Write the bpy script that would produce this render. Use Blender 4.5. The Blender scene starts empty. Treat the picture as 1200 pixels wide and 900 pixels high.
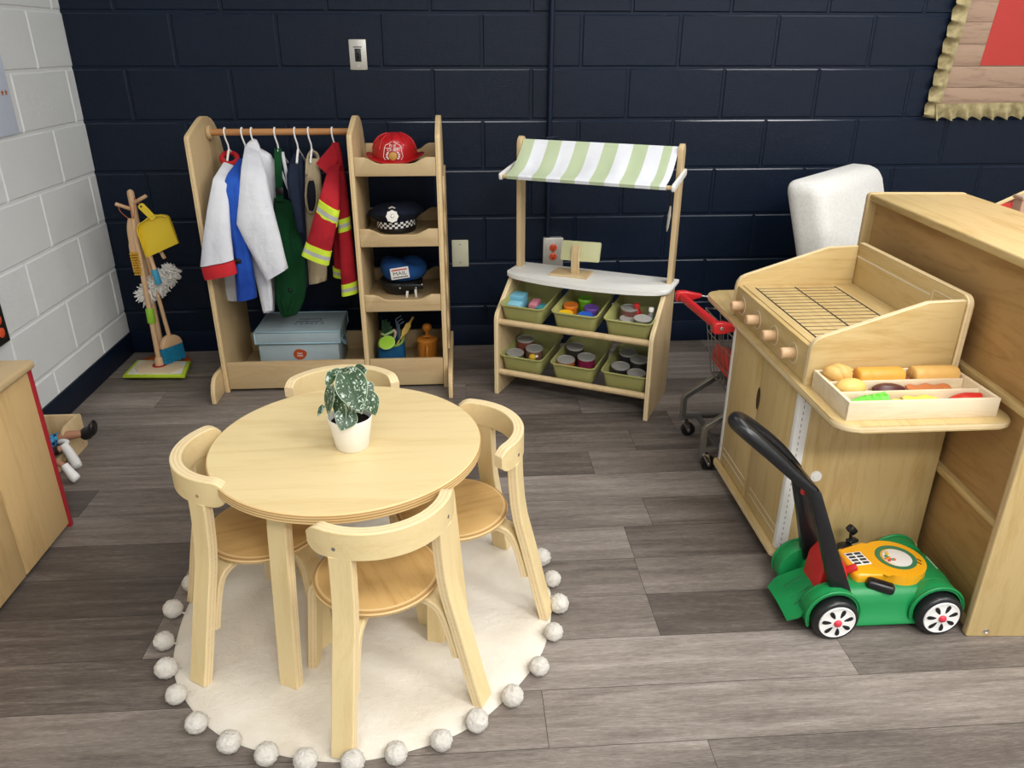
import bpy, bmesh, math, random
from math import sin, cos, pi, radians as R, sqrt, atan2
from mathutils import Vector as V, Matrix
random.seed(7)
C = bpy.context.scene
COL = C.collection
# ------------------------------------------------------------------ camera
CAM = V((1.5259, -3.3986, 1.3077)); YAW, PIT, ROL, FPX = .0659, .4188, .0015, 898.92
FW = V((sin(YAW)*cos(PIT), cos(YAW)*cos(PIT), -sin(PIT)))
r0 = V((cos(YAW), -sin(YAW), 0)); u0 = r0.cross(FW)
RT = r0*cos(ROL)+u0*sin(ROL); UP = -r0*sin(ROL)+u0*cos(ROL)
cd = bpy.data.cameras.new('camera'); cam = bpy.data.objects.new('camera', cd); COL.objects.link(cam)
cam.matrix_world = Matrix(((RT.x, UP.x, -FW.x, CAM.x), (RT.y, UP.y, -FW.y, CAM.y), (RT.z, UP.z, -FW.z, CAM.z), (0, 0, 0, 1)))
cd.sensor_width = 36; cd.lens = FPX*36/1200; cd.clip_start = .02; C.camera = cam
def _ray(u, v): return FW+RT*((u-600)/FPX)+UP*((450-v)/FPX)
def at(u, v, Y): d = _ray(u, v); return CAM+d*((Y-CAM.y)/d.y)      # measured points of the photograph
def atz(u, v, Z): d = _ray(u, v); return CAM+d*((Z-CAM.z)/d.z)
def atx(u, v, X): d = _ray(u, v); return CAM+d*((X-CAM.x)/d.x)
# ------------------------------------------------------------------ mesh builder
class MB:
    def __init__(s): s.bm = bmesh.new(); s.uv = s.bm.loops.layers.uv.new('UVMap')
    def face(s, vs, mi=0, uv=None):
        try: f = s.bm.faces.new(vs)
        except ValueError: return None
        f.material_index = mi
        if uv:
            for l, q in zip(f.loops, uv): l[s.uv].uv = q
        return f
    def v(s, p): return s.bm.verts.new(p)
    def box(s, c, d, rot=None, bev=0, mi=0, seg=2):
        hx, hy, hz = d[0]/2, d[1]/2, d[2]/2; c = V(c)
        m = rot if rot else Matrix.Identity(3)
        vs = [s.v(c+m@V((x*hx, y*hy, z*hz))) for x in (-1, 1) for y in (-1, 1) for z in (-1, 1)]
        fs = [s.face([vs[i] for i in q], mi) for q in ((0, 1, 3, 2), (4, 6, 7, 5), (0, 4, 5, 1), (2, 3, 7, 6), (0, 2, 6, 4), (1, 5, 7, 3))]
        if bev:
            es = list({e for f in fs for e in f.edges})
            bmesh.ops.bevel(s.bm, geom=es, offset=bev, segments=seg, affect='EDGES', profile=.5, material=-1)
        return s
    def bx(s, lo, hi, bev=0, mi=0, seg=2):
        return s.box([(a+b)/2 for a, b in zip(lo, hi)], [abs(b-a) for a, b in zip(lo, hi)], None, bev, mi, seg)
    def loft(s, rings, caps=True, closed=False, mi=0, mis=None):
        L = [[s.v(p) for p in r] for r in rings]; n = len(L[0])
        acc = 0
        for k in range(len(L)-(0 if closed else 1)):
            a, b = L[k], L[(k+1) % len(L)]
            for i in range(n):
                j = (i+1) % n
                s.face([a[i], a[j], b[j], b[i]], mis[k] if mis else mi, [(i/n, k), ((i+1)/n, k), ((i+1)/n, k+1), (i/n, k+1)])
        if caps and not closed:
            s.face(L[0][::-1], mis[0] if mis else mi); s.face(L[-1], mis[-1] if mis else mi)
        return s
    def tube(s, pts, r, n=10, closed=False, mi=0, caps=True):
        P = [V(p) for p in pts]; m = len(P)
        rr = r if isinstance(r, (list, tuple)) else [r]*m
        T = []
        for i in range(m):
            a = P[(i-1) % m] if (closed or i > 0) else P[i]; b = P[(i+1) % m] if (closed or i < m-1) else P[i]
            T.append((b-a).normalized())
        nrm = T[0].orthogonal().normalized(); rings = []
        for i in range(m):
            nrm = (nrm-T[i]*nrm.dot(T[i])).normalized(); bi = T[i].cross(nrm)
            rings.append([P[i]+(nrm*cos(2*pi*k/n)+bi*sin(2*pi*k/n))*rr[i] for k in range(n)])
        return s.loft(rings, caps, closed, mi)
    def cyl(s, p0, p1, r0, r1=None, n=20, bev=0, mi=0):
        p0, p1 = V(p0), V(p1); r1 = r0 if r1 is None else r1
        if bev:
            d = (p1-p0).normalized()*bev
            return s.tube([p0, p0+d*.3, p0+d, p1-d, p1-d*.3, p1], [r0-bev, r0-.3*bev, r0, r1, r1-.3*bev, r1-bev], n, mi=mi)
        return s.tube([p0, p1], [r0, r1], n, mi=mi)
    def lathe(s, prof, n=32, M=None, mi=0, mis=None, caps=True):
        M = M or Matrix.Identity(4)
        rings = [[M@V((r*cos(2*pi*k/n), r*sin(2*pi*k/n), z)) for k in range(n)] for r, z in prof]
        return s.loft(rings, caps, False, mi, mis)
    def prism(s, poly, o, ax, ay, d, bev=0, mi=0, me=None, seg=2):
        o, ax, ay, d = V(o), V(ax), V(ay), V(d); me = mi if me is None else me; L = d.length
        a = [s.v(o+ax*p[0]+ay*p[1]) for p in poly]; b = [s.v(x.co+d) for x in a]; n = len(a)
        f1 = s.face(a[::-1], mi); f2 = s.face(b, mi); acc = 0
        for i in range(n):
            j = (i+1) % n; l = (a[j].co-a[i].co).length
            s.face([a[i], a[j], b[j], b[i]], me, [(acc, 0), (acc+l, 0), (acc+l, L), (acc, L)]); acc += l
        if bev:
            es = list(f1.edges)+list(f2.edges)
            bmesh.ops.bevel(s.bm, geom=es, offset=bev, segments=seg, affect='EDGES', profile=.5, material=-1)
        return s
    def strip(s, path, w, wd, th, nrm=None, mi=0, me=1, taper=None, bev=0):
        # bent plywood: rectangular section swept along path; w wide along wd, th thick; ply edges carry material me
        P = [V(p) for p in path]; wd = V(wd).normalized(); m = len(P); rings = []; acc = [0]
        for i in range(1, m): acc.append(acc[-1]+(P[i]-P[i-1]).length)
        for i in range(m):
            t = ((P[min(i+1, m-1)]-P[max(i-1, 0)])).normalized(); nn = wd.cross(t).normalized()
            hw = w/2 if not taper else taper[i]/2
            q = bev
            rings.append([P[i]+wd*x+nn*y for x, y in ((-hw, -th/2+q), (-hw, th/2-q), (-hw+q, th/2), (hw-q, th/2), (hw, th/2-q), (hw, -th/2+q), (hw-q, -th/2), (-hw+q, -th/2))] if q else
                         [P[i]+wd*x+nn*y for x, y in ((-hw, -th/2), (-hw, th/2), (hw, th/2), (hw, -th/2))])
        L = [[s.v(p) for p in r] for r in rings]; n = len(L[0])
        for k in range(m-1):
            for i in range(n):
                j = (i+1) % n; edge = (i in (0, 4)) if bev else (i in (0, 2))
                if bev: v0, v1 = (0, th) if i == 0 else ((th, 0) if i == 4 else (0, 0))
                else: v0, v1 = (0, th) if i == 0 else ((th, 0) if i == 2 else (0, 0))
                s.face([L[k][i], L[k][j], L[k+1][j], L[k+1][i]], me if edge else mi, [(acc[k], v0), (acc[k], v1), (acc[k+1], v1), (acc[k+1], v0)])
        s.face(L[0][::-1], me); s.face(L[-1], me)
        return s
    def ball(s, c, r, nu=16, nv=10, M=None, mi=0, jit=0, seed=0):
        c = V(c); rr = r if isinstance(r, (list, tuple)) else (r, r, r); rnd = random.Random(seed); M = M or Matrix.Identity(3)
        def pt(i, j):
            a = 2*pi*i/nu; b = pi*j/nv; k = 1+jit*(rnd.random()-.5)
            return c+M@V((rr[0]*sin(b)*cos(a)*k, rr[1]*sin(b)*sin(a)*k, rr[2]*cos(b)*k))
        top = s.v(pt(0, 0)); bot = s.v(pt(0, nv)); L = [[s.v(pt(i, j)) for i in range(nu)] for j in range(1, nv)]
        for i in range(nu):
            k = (i+1) % nu
            s.face([top, L[0][i], L[0][k]], mi); s.face([bot, L[-1][k], L[-1][i]], mi)
            for j in range(nv-2): s.face([L[j][i], L[j+1][i], L[j+1][k], L[j][k]], mi)
        return s
    def grid(s, f, nu, nv, th=0, mi=0, mif=None):
        # a sheet f(u,v) with thickness th
        P = [[V(f(i/nu, j/nv)) for j in range(nv+1)] for i in range(nu+1)]
        def N(i, j):
            a = P[min(i+1, nu)][j]-P[max(i-1, 0)][j]; b = P[i][min(j+1, nv)]-P[i][max(j-1, 0)]
            n = a.cross(b); return n.normalized() if n.length > 1e-12 else V((0, 0, 1))
        A = [[s.v(P[i][j]) for j in range(nv+1)] for i in range(nu+1)]
        for i in range(nu):
            for j in range(nv):
                m = mif((i+.5)/nu, (j+.5)/nv) if mif else mi
                s.face([A[i][j], A[i+1][j], A[i+1][j+1], A[i][j+1]], m, [(i/nu, j/nv), ((i+1)/nu, j/nv), ((i+1)/nu, (j+1)/nv), (i/nu, (j+1)/nv)])
        if th:
            B = [[s.v(P[i][j]-N(i, j)*th) for j in range(nv+1)] for i in range(nu+1)]
            for i in range(nu):
                for j in range(nv):
                    m = mif((i+.5)/nu, (j+.5)/nv) if mif else mi
                    s.face([B[i][j+1], B[i+1][j+1], B[i+1][j], B[i][j]], m, [(i/nu, (j+1)/nv), ((i+1)/nu, (j+1)/nv), ((i+1)/nu, j/nv), (i/nu, j/nv)])
            bd = [(i, 0) for i in range(nu+1)]+[(nu, j) for j in range(1, nv+1)]+[(i, nv) for i in range(nu-1, -1, -1)]+[(0, j) for j in range(nv-1, 0, -1)]
            for k in range(len(bd)):
                a, b = bd[k], bd[(k+1) % len(bd)]
                m = mif(min(max((a[0]+b[0])/2/nu, .001), .999), min(max((a[1]+b[1])/2/nv, .001), .999)) if mif else mi
                s.face([A[b[0]][b[1]], A[a[0]][a[1]], B[a[0]][a[1]], B[b[0]][b[1]]], m)
        return s
    def text(s, body, o, ax, ay, h, mi=0, depth=.0006, align='CENTER', w=None):
        cu = bpy.data.curves.new('lettering', 'FONT'); cu.body = body; cu.size = h*1.4; cu.align_x = align; cu.align_y = 'CENTER'
        cu.extrude = depth/2; cu.resolution_u = 2
        ob = bpy.data.objects.new('lettering', cu); COL.objects.link(ob)
        dg = bpy.context.evaluated_depsgraph_get(); me = bpy.data.meshes.new_from_object(ob.evaluated_get(dg))
        o, ax, ay = V(o), V(ax).normalized(), V(ay).normalized(); az = ax.cross(ay)
        xs = [v.co.x for v in me.vertices]; k = 1
        if w and xs: k = w/(max(xs)-min(xs))
        vs = [s.v(o+ax*v.co.x*k+ay*v.co.y+az*(v.co.z+depth/2)) for v in me.vertices]
        for p in me.polygons: s.face([vs[i] for i in p.vertices], mi)
        bpy.data.objects.remove(ob); bpy.data.curves.remove(cu); bpy.data.meshes.remove(me)
        return s
def arc(cx, cy, r, a0, a1, n): return [(cx+r*cos(R(a0+(a1-a0)*i/n)), cy+r*sin(R(a0+(a1-a0)*i/n))) for i in range(n+1)]
def rrect(x0, y0, x1, y1, r, n=5):
    rs = r if isinstance(r, (list, tuple)) else [r]*4     # corners: lo-lo, hi-lo, hi-hi, lo-hi
    out = []
    for (cx, cy, sx, sy, a), q in zip(((x0, y0, 1, 1, 180), (x1, y0, -1, 1, 270), (x1, y1, -1, -1, 0), (x0, y1, 1, -1, 90)), rs):
        out += arc(cx+sx*q, cy+sy*q, q, a, a+90, n) if q > 1e-6 else [(cx, cy)]
    return out
def bez(p0, p1, p2, p3, n=10):
    p0, p1, p2, p3 = map(V, (p0, p1, p2, p3))
    return [p0*(1-t)**3+p1*3*t*(1-t)**2+p2*3*t*t*(1-t)+p3*t**3 for t in [i/n for i in range(n+1)]]
def spline(pts, n=6):
    P = [V(p) for p in pts]; out = []
    for i in range(len(P)-1):
        a, b, c, d = P[max(i-1, 0)], P[i], P[i+1], P[min(i+2, len(P)-1)]
        for k in range(n):
            t = k/n; out.append(.5*((2*b)+(c-a)*t+(2*a-5*b+4*c-d)*t*t+(3*b-a-3*c+d)*t**3))
    return out+[P[-1]]
X, Y, Z = V((1, 0, 0)), V((0, 1, 0)), V((0, 0, 1))
def rotz(a): return Matrix.Rotation(a, 3, 'Z')
# ------------------------------------------------------------------ scene objects
ROOT = {}
def tag(o, label, cat, group=None, kind=None):
    o['label'] = label; o['category'] = cat
    if group: o['group'] = group
    if kind: o['kind'] = kind
    return o
def thing(name, label, cat, loc=(0, 0, 0), rz=0, group=None):
    o = bpy.data.objects.new(name, None); COL.objects.link(o); o.location = loc; o.rotation_euler = (0, 0, rz); o.empty_display_size = .05
    ROOT[o.name] = Matrix.Translation(V(loc)) @ Matrix.Rotation(rz, 4, 'Z')
    return tag(o, label, cat, group)
def _mesh(name, mb, mats, inv, ang):
    me = bpy.data.meshes.new(name); bm = mb.bm
    bmesh.ops.recalc_face_normals(bm, faces=bm.faces)
    if inv is not None: bm.transform(inv)
    bm.to_mesh(me); bm.free()
    for m in (mats if isinstance(mats, (list, tuple)) else [mats]): me.materials.append(m)
    if ang:
        me.shade_smooth(); me.set_sharp_from_angle(angle=R(ang))
    return me
def part(par, name, mb, mats, local=False, ang=40, label=None):
    # vertices are given in world coordinates unless local
    top = par
    while top.parent: top = top.parent
    me = _mesh(name, mb, mats, None if local else ROOT[top.name].inverted(), ang)
    o = bpy.data.objects.new(name, me); COL.objects.link(o); o.parent = par
    if label: o['label'] = label
    return o
def solo(name, mb, mats, label, cat, loc=(0, 0, 0), rz=0, group=None, local=False, ang=40, kind=None):
    M = Matrix.Translation(V(loc)) @ Matrix.Rotation(rz, 4, 'Z')
    me = _mesh(name, mb, mats, None if local else M.inverted(), ang)
    o = bpy.data.objects.new(name, me); COL.objects.link(o); o.location = loc; o.rotation_euler = (0, 0, rz); ROOT[o.name] = M
    if label: tag(o, label, cat, group)
    if kind: o['kind'] = kind
    return o
def struct(name, mb, mats, ang=40): return solo(name, mb, mats, None, None, ang=ang, kind='structure')
def dup(root, loc, rz=0, label=None):
    def cp(o, p):
        c = o.copy(); COL.objects.link(c); c.parent = p
        for ch in list(o.children): cp(ch, c)
        return c
    r = cp(root, None); r.location = loc; r.rotation_euler = (0, 0, rz)
    ROOT[r.name] = Matrix.Translation(V(loc)) @ Matrix.Rotation(rz, 4, 'Z')
    if label: r['label'] = label
    return r
# ------------------------------------------------------------------ materials
def lin(c):
    if isinstance(c, str): c = [int(c[i:i+2], 16)/255 for i in (0, 2, 4)]
    return tuple((x/12.92 if x <= .04045 else ((x+.055)/1.055)**2.4) for x in c)+(1,)
class NT:
    def __init__(s, name, rough=.5, spec=.5, metal=0, col='808080'):
        s.m = bpy.data.materials.new(name); s.m.use_nodes = True; s.t = s.m.node_tree; s.b = s.t.nodes['Principled BSDF']
        s.b.inputs['Roughness'].default_value = rough; s.b.inputs['Specular IOR Level'].default_value = spec; s.b.inputs['Metallic'].default_value = metal
        s.b.inputs['Base Color'].default_value = lin(col)
    def n(s, typ, **kw):
        nd = s.t.nodes.new(typ)
        for k, v in kw.items():
            if k in nd.inputs: nd.inputs[k].default_value = v
            else: setattr(nd, k, v)
        return nd
    def l(s, a, b): s.t.links.new(a, b)
    def obj(s, scale=(1, 1, 1), src='Object', rot=(0, 0, 0)):
        tc = s.n('ShaderNodeTexCoord'); mp = s.n('ShaderNodeMapping'); s.l(tc.outputs[src], mp.inputs[0]); mp.inputs['Scale'].default_value = scale; mp.inputs['Rotation'].default_value = rot
        return mp.outputs[0]
    def noise(s, vec, scale, detail=3, rough=.5, dist=0):
        nd = s.n('ShaderNodeTexNoise'); nd.inputs['Scale'].default_value = scale; nd.inputs['Detail'].default_value = detail; nd.inputs['Roughness'].default_value = rough; nd.inputs['Distortion'].default_value = dist
        s.l(vec, nd.inputs['Vector']); return nd.outputs['Fac']
    def ramp(s, fac, stops, interp='LINEAR'):
        nd = s.n('ShaderNodeValToRGB'); cr = nd.color_ramp; cr.interpolation = interp
        while len(cr.elements) > 1: cr.elements.remove(cr.elements[-1])
        for i, (p, c) in enumerate(stops):
            e = cr.elements[0] if i == 0 else cr.elements.new(p)
            e.position = p; e.color = lin(c) if isinstance(c, (str, tuple, list)) else (c, c, c, 1)
        s.l(fac, nd.inputs[0]); return nd.outputs[0]
    def math(s, op, a, b=None):
        nd = s.n('ShaderNodeMath', operation=op)
        for i, x in enumerate((a, b)):
            if x is None: continue
            if isinstance(x, (int, float)): nd.inputs[i].default_value = x
            else: s.l(x, nd.inputs[i])
        return nd.outputs[0]
    def mix(s, fac, a, b, typ='MIX'):
        nd = s.n('ShaderNodeMix', data_type='RGBA', blend_type=typ)
        for sock, x in ((nd.inputs[0], fac), (nd.inputs[6], a), (nd.inputs[7], b)):
            if isinstance(x, (int, float)): sock.default_value = x
            elif isinstance(x, str): sock.default_value = lin(x)
            elif isinstance(x, tuple): sock.default_value = x
            else: s.l(x, sock)
        return nd.outputs[2]
    def col(s, c): s.l(c, s.b.inputs['Base Color']); return s
    def bump(s, h, strength=.2, dist=.002):
        nd = s.n('ShaderNodeBump'); nd.inputs['Strength'].default_value = strength; nd.inputs['Distance'].default_value = dist
        s.l(h, nd.inputs['Height']); s.l(nd.outputs[0], s.b.inputs['Normal']); return s
def plain(name, col, rough=.5, spec=.5, metal=0, var=.04, nscale=12, bump=0, bscale=300):
    t = NT(name, rough, spec, metal, col); vec = t.obj(); c = lin(col)
    if var:
        f = t.noise(vec, nscale, 3); k = t.ramp(f, [(.3, 1-var), (.7, 1+0*var)])
        t.col(t.mix(1, c, k, 'MULTIPLY'))
    if bump: t.bump(t.noise(vec, bscale, 2), bump, .002)
    return t.m
def wood(name, col, dark, axis='x', rough=.42, fig=1.0, spec=.4, gs=1.0):
    t = NT(name, rough, spec, 0, col); st = {'x': (1.6, 16, 16), 'y': (16, 1.6, 16), 'z': (16, 16, 1.6)}[axis]
    vec = t.obj(tuple(a*gs for a in st)); fi = t.obj(tuple(6*a for a in st))
    a = t.noise(vec, 1.0, 4, .55, 1.2*fig); b = t.noise(fi, 3.0, 2, .6)
    f = t.math('ADD', t.math('MULTIPLY', a, .75), t.math('MULTIPLY', b, .25))
    t.col(t.ramp(f, [(.30, dark), (.52, col), (.72, col)])); t.bump(b, .03, .001)
    return t.m
def fabric(name, col, rough=.85, dark=None, bump=.25, scale=900, fold=6):
    t = NT(name, rough, .2, 0, col); vec = t.obj(); f = t.noise(vec, fold, 3)
    d = dark or tuple(x*.86 for x in [int(col[i:i+2], 16)/255 for i in (0, 2, 4)])
    t.col(t.ramp(f, [(.3, d), (.65, col)])); t.bump(t.math('ADD', t.noise(vec, scale, 1), t.math('MULTIPLY', t.noise(vec, 28, 3), 3.0)), bump, .004)
    return t.m
# ------------------------------------------------------------------ material library
BIR = {a: wood('birch_'+a, 'e4ce9c', 'd8be88', a) for a in 'xyz'}           # bright birch
TAN = {a: wood('dim_birch_'+a, 'c3aa81', 'b2946a', a, .5) for a in 'xyz'}       # birch ply of the wardrobe, colour dulled for the weaker light there
GOLD = {a: wood('golden_'+a, 'ceb47f', 'ba9a60', a, .4, 1.8) for a in 'xyz'} # golden ply of the kitchen units
PINE = wood('pine', 'eadabc', 'd8c09a', 'x', .6)
PEG = wood('beech', 'd8b48c', 'c79f75', 'z', .5)
STALLW = wood('stall_wood', 'cfb68c', 'bd9f73', 'z', .5)
RODW = wood('rod_wood', 'b98552', 'a87445', 'x', .45)
def ply_mat(name, a, b):
    t = NT(name, .5, .35, 0, a); uv = t.n('ShaderNodeUVMap'); sp = t.n('ShaderNodeSeparateXYZ'); t.l(uv.outputs[0], sp.inputs[0])
    w = t.math('SINE', t.math('MULTIPLY', sp.outputs[1], 2*pi/.010)); f = t.math('ADD', t.math('MULTIPLY', w, .25), .5)
    f2 = t.math('ADD', f, t.math('MULTIPLY', t.math('SUBTRACT', t.noise(t.obj((30, 30, 200)), 1, 2), .5), .5))
    t.col(t.ramp(f2, [(.15, b), (.5, a)])); return t.m
PLY = ply_mat('ply_edge', 'ead5aa', 'd9bd8c'); PLYD = ply_mat('ply_edge_dull', 'd9c093', 'c2a270')
WHITE = plain('white_plastic', 'f2f1ee', .4); WPAINT = plain('white_paint', 'eeeeea', .45)
BLACK = plain('black_plastic', '121213', .38, .5); METAL = plain('steel', 'c4c1ba', .38, .5, .45); CHROME = plain('chrome', 'd8d8d8', .15, .5, 1)
GREYM = plain('grey_steel', '868480', .36, .5, .7)
# navy painted block
def paint_block(name, col, rough, var, spec=.5):
    t = NT(name, rough, spec, 0, col); vec = t.obj()
    t.col(t.ramp(t.noise(vec, 1.4, 4), [(.3, tuple(x*(1-var) for x in [int(col[i:i+2], 16)/255 for i in (0, 2, 4)])), (.7, col)]))
    a = t.noise(vec, 210, 3, .7); b = t.noise(vec, 18, 3, .5)
    t.bump(t.math('ADD', a, t.math('MULTIPLY', b, .8)), .5, .004); return t.m
NAVY = paint_block('navy_paint', '0c1a2e', .36, .15, .22); GREYW = paint_block('pale_grey_paint', 'dfe2e3', .55, .03, .3)
NAVYG = plain('navy_gloss_paint', '0e1e33', .22, .5); NAVYB = plain('navy_vinyl', '0c1a2f', .45, .25)
# ------------------------------------------------------------------ floor: vinyl planks, each its own quad
def floor_mat():
    t = NT('vinyl_plank', .5, .32, 0, '6a615b'); at_ = t.n('ShaderNodeAttribute'); at_.attribute_name = 'tone'; tone = at_.outputs['Fac']
    tc = t.n('ShaderNodeTexCoord'); cb = t.n('ShaderNodeCombineXYZ'); t.l(t.math('MULTIPLY', tone, 37), cb.inputs[2])
    ad = t.n('ShaderNodeVectorMath', operation='ADD'); t.l(tc.outputs['Object'], ad.inputs[0]); t.l(cb.outputs[0], ad.inputs[1])
    def mp(sc):
        m = t.n('ShaderNodeMapping'); t.l(ad.outputs[0], m.inputs[0]); m.inputs['Scale'].default_value = sc; return m.outputs[0]
    g = t.noise(mp((3.2, 40, 1)), 1, 6, .66, .5); fi = t.noise(mp((22, 330, 1)), 1.6, 4, .8); bl = t.noise(mp((1.2, 4.5, 1)), 1.3, 3, .5)
    f = t.math('ADD', t.math('ADD', t.math('MULTIPLY', g, .34), t.math('MULTIPLY', fi, .46)), t.math('MULTIPLY', bl, .2))
    f = t.math('ADD', f, t.math('MULTIPLY', t.math('SUBTRACT', tone, .5), .42))
    c = t.ramp(f, [(.26, '3b3531'), (.42, '5a524d'), (.55, '7f766f'), (.70, 'a79e97')])
    t.col(c); t.bump(fi, .12, .001)
    rr = t.ramp(fi, [(.3, .42), (.7, .6)]); t.l(rr, t.b.inputs['Roughness']); return t.m
FLOOR = floor_mat()
mb = MB(); lay = mb.bm.faces.layers.float.new('tone')
W0 = .1525; rnd = random.Random(3)
known = {  # row index from y=-2.285 upward: (joints, tones); left tones darkened to paint in the dimmer light
    -1: ([2.003], [.56, .42]), 0: ([1.676], [.54, .60]), 1: ([1.18, 2.40], [.38, .68, .5]), 2: ([.76, 1.98], [.30, .52, .34]), 3: ([.76], [.2, .55]),
    4: ([.762, 1.982], [.25, .66, .44]), 5: ([.85], [.52, .58]), 6: ([.35], [.2, .40]), 7: ([1.946], [.33, .55]), 8: ([.9], [.5, .42]), 9: ([2.3], [.3, .5]), 10: ([.75], [.55, .42])}
XL, XR = -.02, 5.2
for k in range(-24, 15):
    y0 = -2.285+W0*k; y1 = y0+W0
    if y0 > 0: break
    y1 = min(y1, .01)
    js, tn = known.get(k, ([rnd.uniform(.2, 2.2)], [rnd.uniform(.3, .65), rnd.uniform(.3, .65)]))
    js = list(js); tn = list(tn)
    while js[0] > XL+1.22: js.insert(0, js[0]-1.22); tn.insert(0, rnd.uniform(.3, .62))
    while js[-1] < XR-1.22: js.append(js[-1]+1.22); tn.append(rnd.uniform(.35, .65))
    xs = [XL]+js+[XR]
    for i in range(len(xs)-1):
        g = .0006
        vs = [mb.v(p) for p in ((xs[i]+g, y0+g, 0), (xs[i+1]-g, y0+g, 0), (xs[i+1]-g, y1-g, 0), (xs[i]+g, y1-g, 0))]
        f = mb.face(vs, 0); f[lay] = min(max(tn[i], 0), 1)
vs = [mb.v(p) for p in ((XL, -6, -.0012), (XR, -6, -.0012), (XR, .01, -.0012), (XL, .01, -.0012))]; f = mb.face(vs, 1)
me = bpy.data.meshes.new('floor'); mb.bm.to_mesh(me); mb.bm.free(); me.materials.append(FLOOR); me.materials.append(plain('seam', '2a2522', .7))
fl = bpy.data.objects.new('floor', me); COL.objects.link(fl); fl['kind'] = 'structure'
# ------------------------------------------------------------------ block walls
HB, LB, ZG = .2032, .4064, .197
def blocks(o, ax, n, length, offs, zmax=2.75, mi=0):
    # o: wall origin; ax: along the wall; n: out of the wall
    mb = MB(); o, ax, n = V(o), V(ax), V(n); g, bv, dp = .004, .0056, .0042
    def P(a, z, d): return o+ax*a+Z*z+n*d
    r = -1
    while ZG+HB*r < zmax:
        z0, z1 = ZG+HB*r, min(ZG+HB*(r+1), zmax)
        a = offs[r % 2]
        while a > 0: a -= LB
        while a < length:
            a0, a1 = max(a, -.05), min(a+LB, length)
            if a1-a0 > .03:
                o_ = [(a0+g, max(z0, -.01)+g), (a1-g, max(z0, -.01)+g), (a1-g, z1-g), (a0+g, z1-g)]
                i_ = [(x+(bv if k in (0, 3) else -bv), z+(bv if k < 2 else -bv)) for k, (x, z) in enumerate(o_)]
                A = [mb.v(P(x, z, -dp)) for x, z in o_]; B = [mb.v(P(x, z, 0)) for x, z in i_]
                mb.face(B)
                for k in range(4): mb.face([A[k], A[(k+1) % 4], B[(k+1) % 4], B[k]], 1 if k == 2 else 0)
            a += LB
        r += 1
    mb.face([mb.v(P(*q)) for q in ((-.06, -.02, -dp+.0006), (length+.05, -.02, -dp+.0006), (length+.05, zmax, -dp+.0006), (-.06, zmax, -dp+.0006))])
    mb.face([mb.v(P(*q)) for q in ((-.06, -.02, -.1), (length+.05, -.02, -.1), (length+.05, zmax, -.1), (-.06, zmax, -.1))])
    return mb
bw = struct('wall_back', blocks((0, 0, 0), X, -Y, 5.2, (.2022, .0)), [NAVY, NAVYG], ang=0)
lw = struct('wall_left', blocks((0, 0, 0), -Y, X, 6.0, (.065, .2703)), [GREYW, GREYW], ang=0)
for w_ in (bw, lw):
    pass
struct('wall_right', MB().bx((5.2, -6, 0), (5.3, .1, 2.75)), GREYW)
struct('wall_front', MB().bx((-.1, -6.1, 0), (5.3, -6, 2.75)), GREYW)
struct('ceiling', MB().bx((-.1, -6.1, 2.75), (5.3, .1, 2.85)), plain('ceiling_tile', 'e9e8e4', .9, .2))
struct('baseboard_back', MB().bx((.006, -.007, 0), (5.2, .001, .1), .002), NAVYB)
struct('baseboard_left', MB().bx((-.001, -6, 0), (.008, -.006, .1), .002), NAVYB)
# ------------------------------------------------------------------ ceiling troffers (real lamps)
def troffer(x, y, p, sx=1.2, sy=.55, col=(1, .99, .965)):
    ld = bpy.data.lights.new('ceiling_lamp', 'AREA'); ld.shape = 'RECTANGLE'; ld.size = sx; ld.size_y = sy; ld.energy = p; ld.color = col
    lo = bpy.data.objects.new('ceiling_lamp', ld); COL.objects.link(lo); lo.location = (x, y, 2.735)
for x, y, p in ((1.2, -1.7, 2), (1.2, -3.6, 16), (3.1, -1.8, 15), (3.1, -3.3, 48), (4.6, -2.6, 32), (2.4, -4.7, 72), (4.4, -4.6, 30)): troffer(x, y, p)
troffer(1.62, -.70, 6, .8, .25); troffer(3.5, -.70, 14, .8, .25)
w = bpy.data.worlds.new('world'); C.world = w; w.use_nodes = True; w.node_tree.nodes['Background'].inputs[0].default_value = (.9, .93, 1, 1); w.node_tree.nodes['Background'].inputs[1].default_value = .12
C.view_settings.view_transform = 'Standard'; C.view_settings.look = 'None'; C.view_settings.gamma = 1; C.view_settings.exposure = 0; C.view_settings.use_curve_mapping = False
# ------------------------------------------------------------------ things on the walls
mb = MB(); mb.tube([(1.907, -.016, .50), (1.907, -.016, 2.74)], .011, 14)
cdt = thing('conduit', 'navy painted conduit pipe running up the back wall from the outlet box', 'conduit', (1.907, -.016, .5))
part(cdt, 'pipe', mb, NAVYB)
mb = MB(); mb.box((1.907, -.0145, .938), (.034, .026, .012), bev=.003); mb.box((1.907, -.003, .938), (.075, .005, .012), bev=.002); part(cdt, 'strap', mb, NAVYB)
def plate(name, label, x0, x1, z0, z1, mat, th=.006, y=0):
    t = thing(name, label, 'wall plate' if 'plate' in name else ('switch' if 'switch' in name else 'outlet'), ((x0+x1)/2, y, (z0+z1)/2))
    part(t, 'cover_plate', MB().bx((x0, y-th, z0), (x1, y, z1), .0035), mat); return t
t = plate('light_switch', 'steel light switch plate with black toggle high on the navy wall', 1.092, 1.161, 1.205, 1.319, METAL)
part(t, 'toggle_frame', MB().bx((1.114, -.0075, 1.236), (1.139, -.005, 1.285), .001), BLACK)
part(t, 'toggle', MB().box((1.126, -.013, 1.258), (.009, .018, .014), Matrix.Rotation(.5, 3, 'X'), .002), BLACK)
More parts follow.
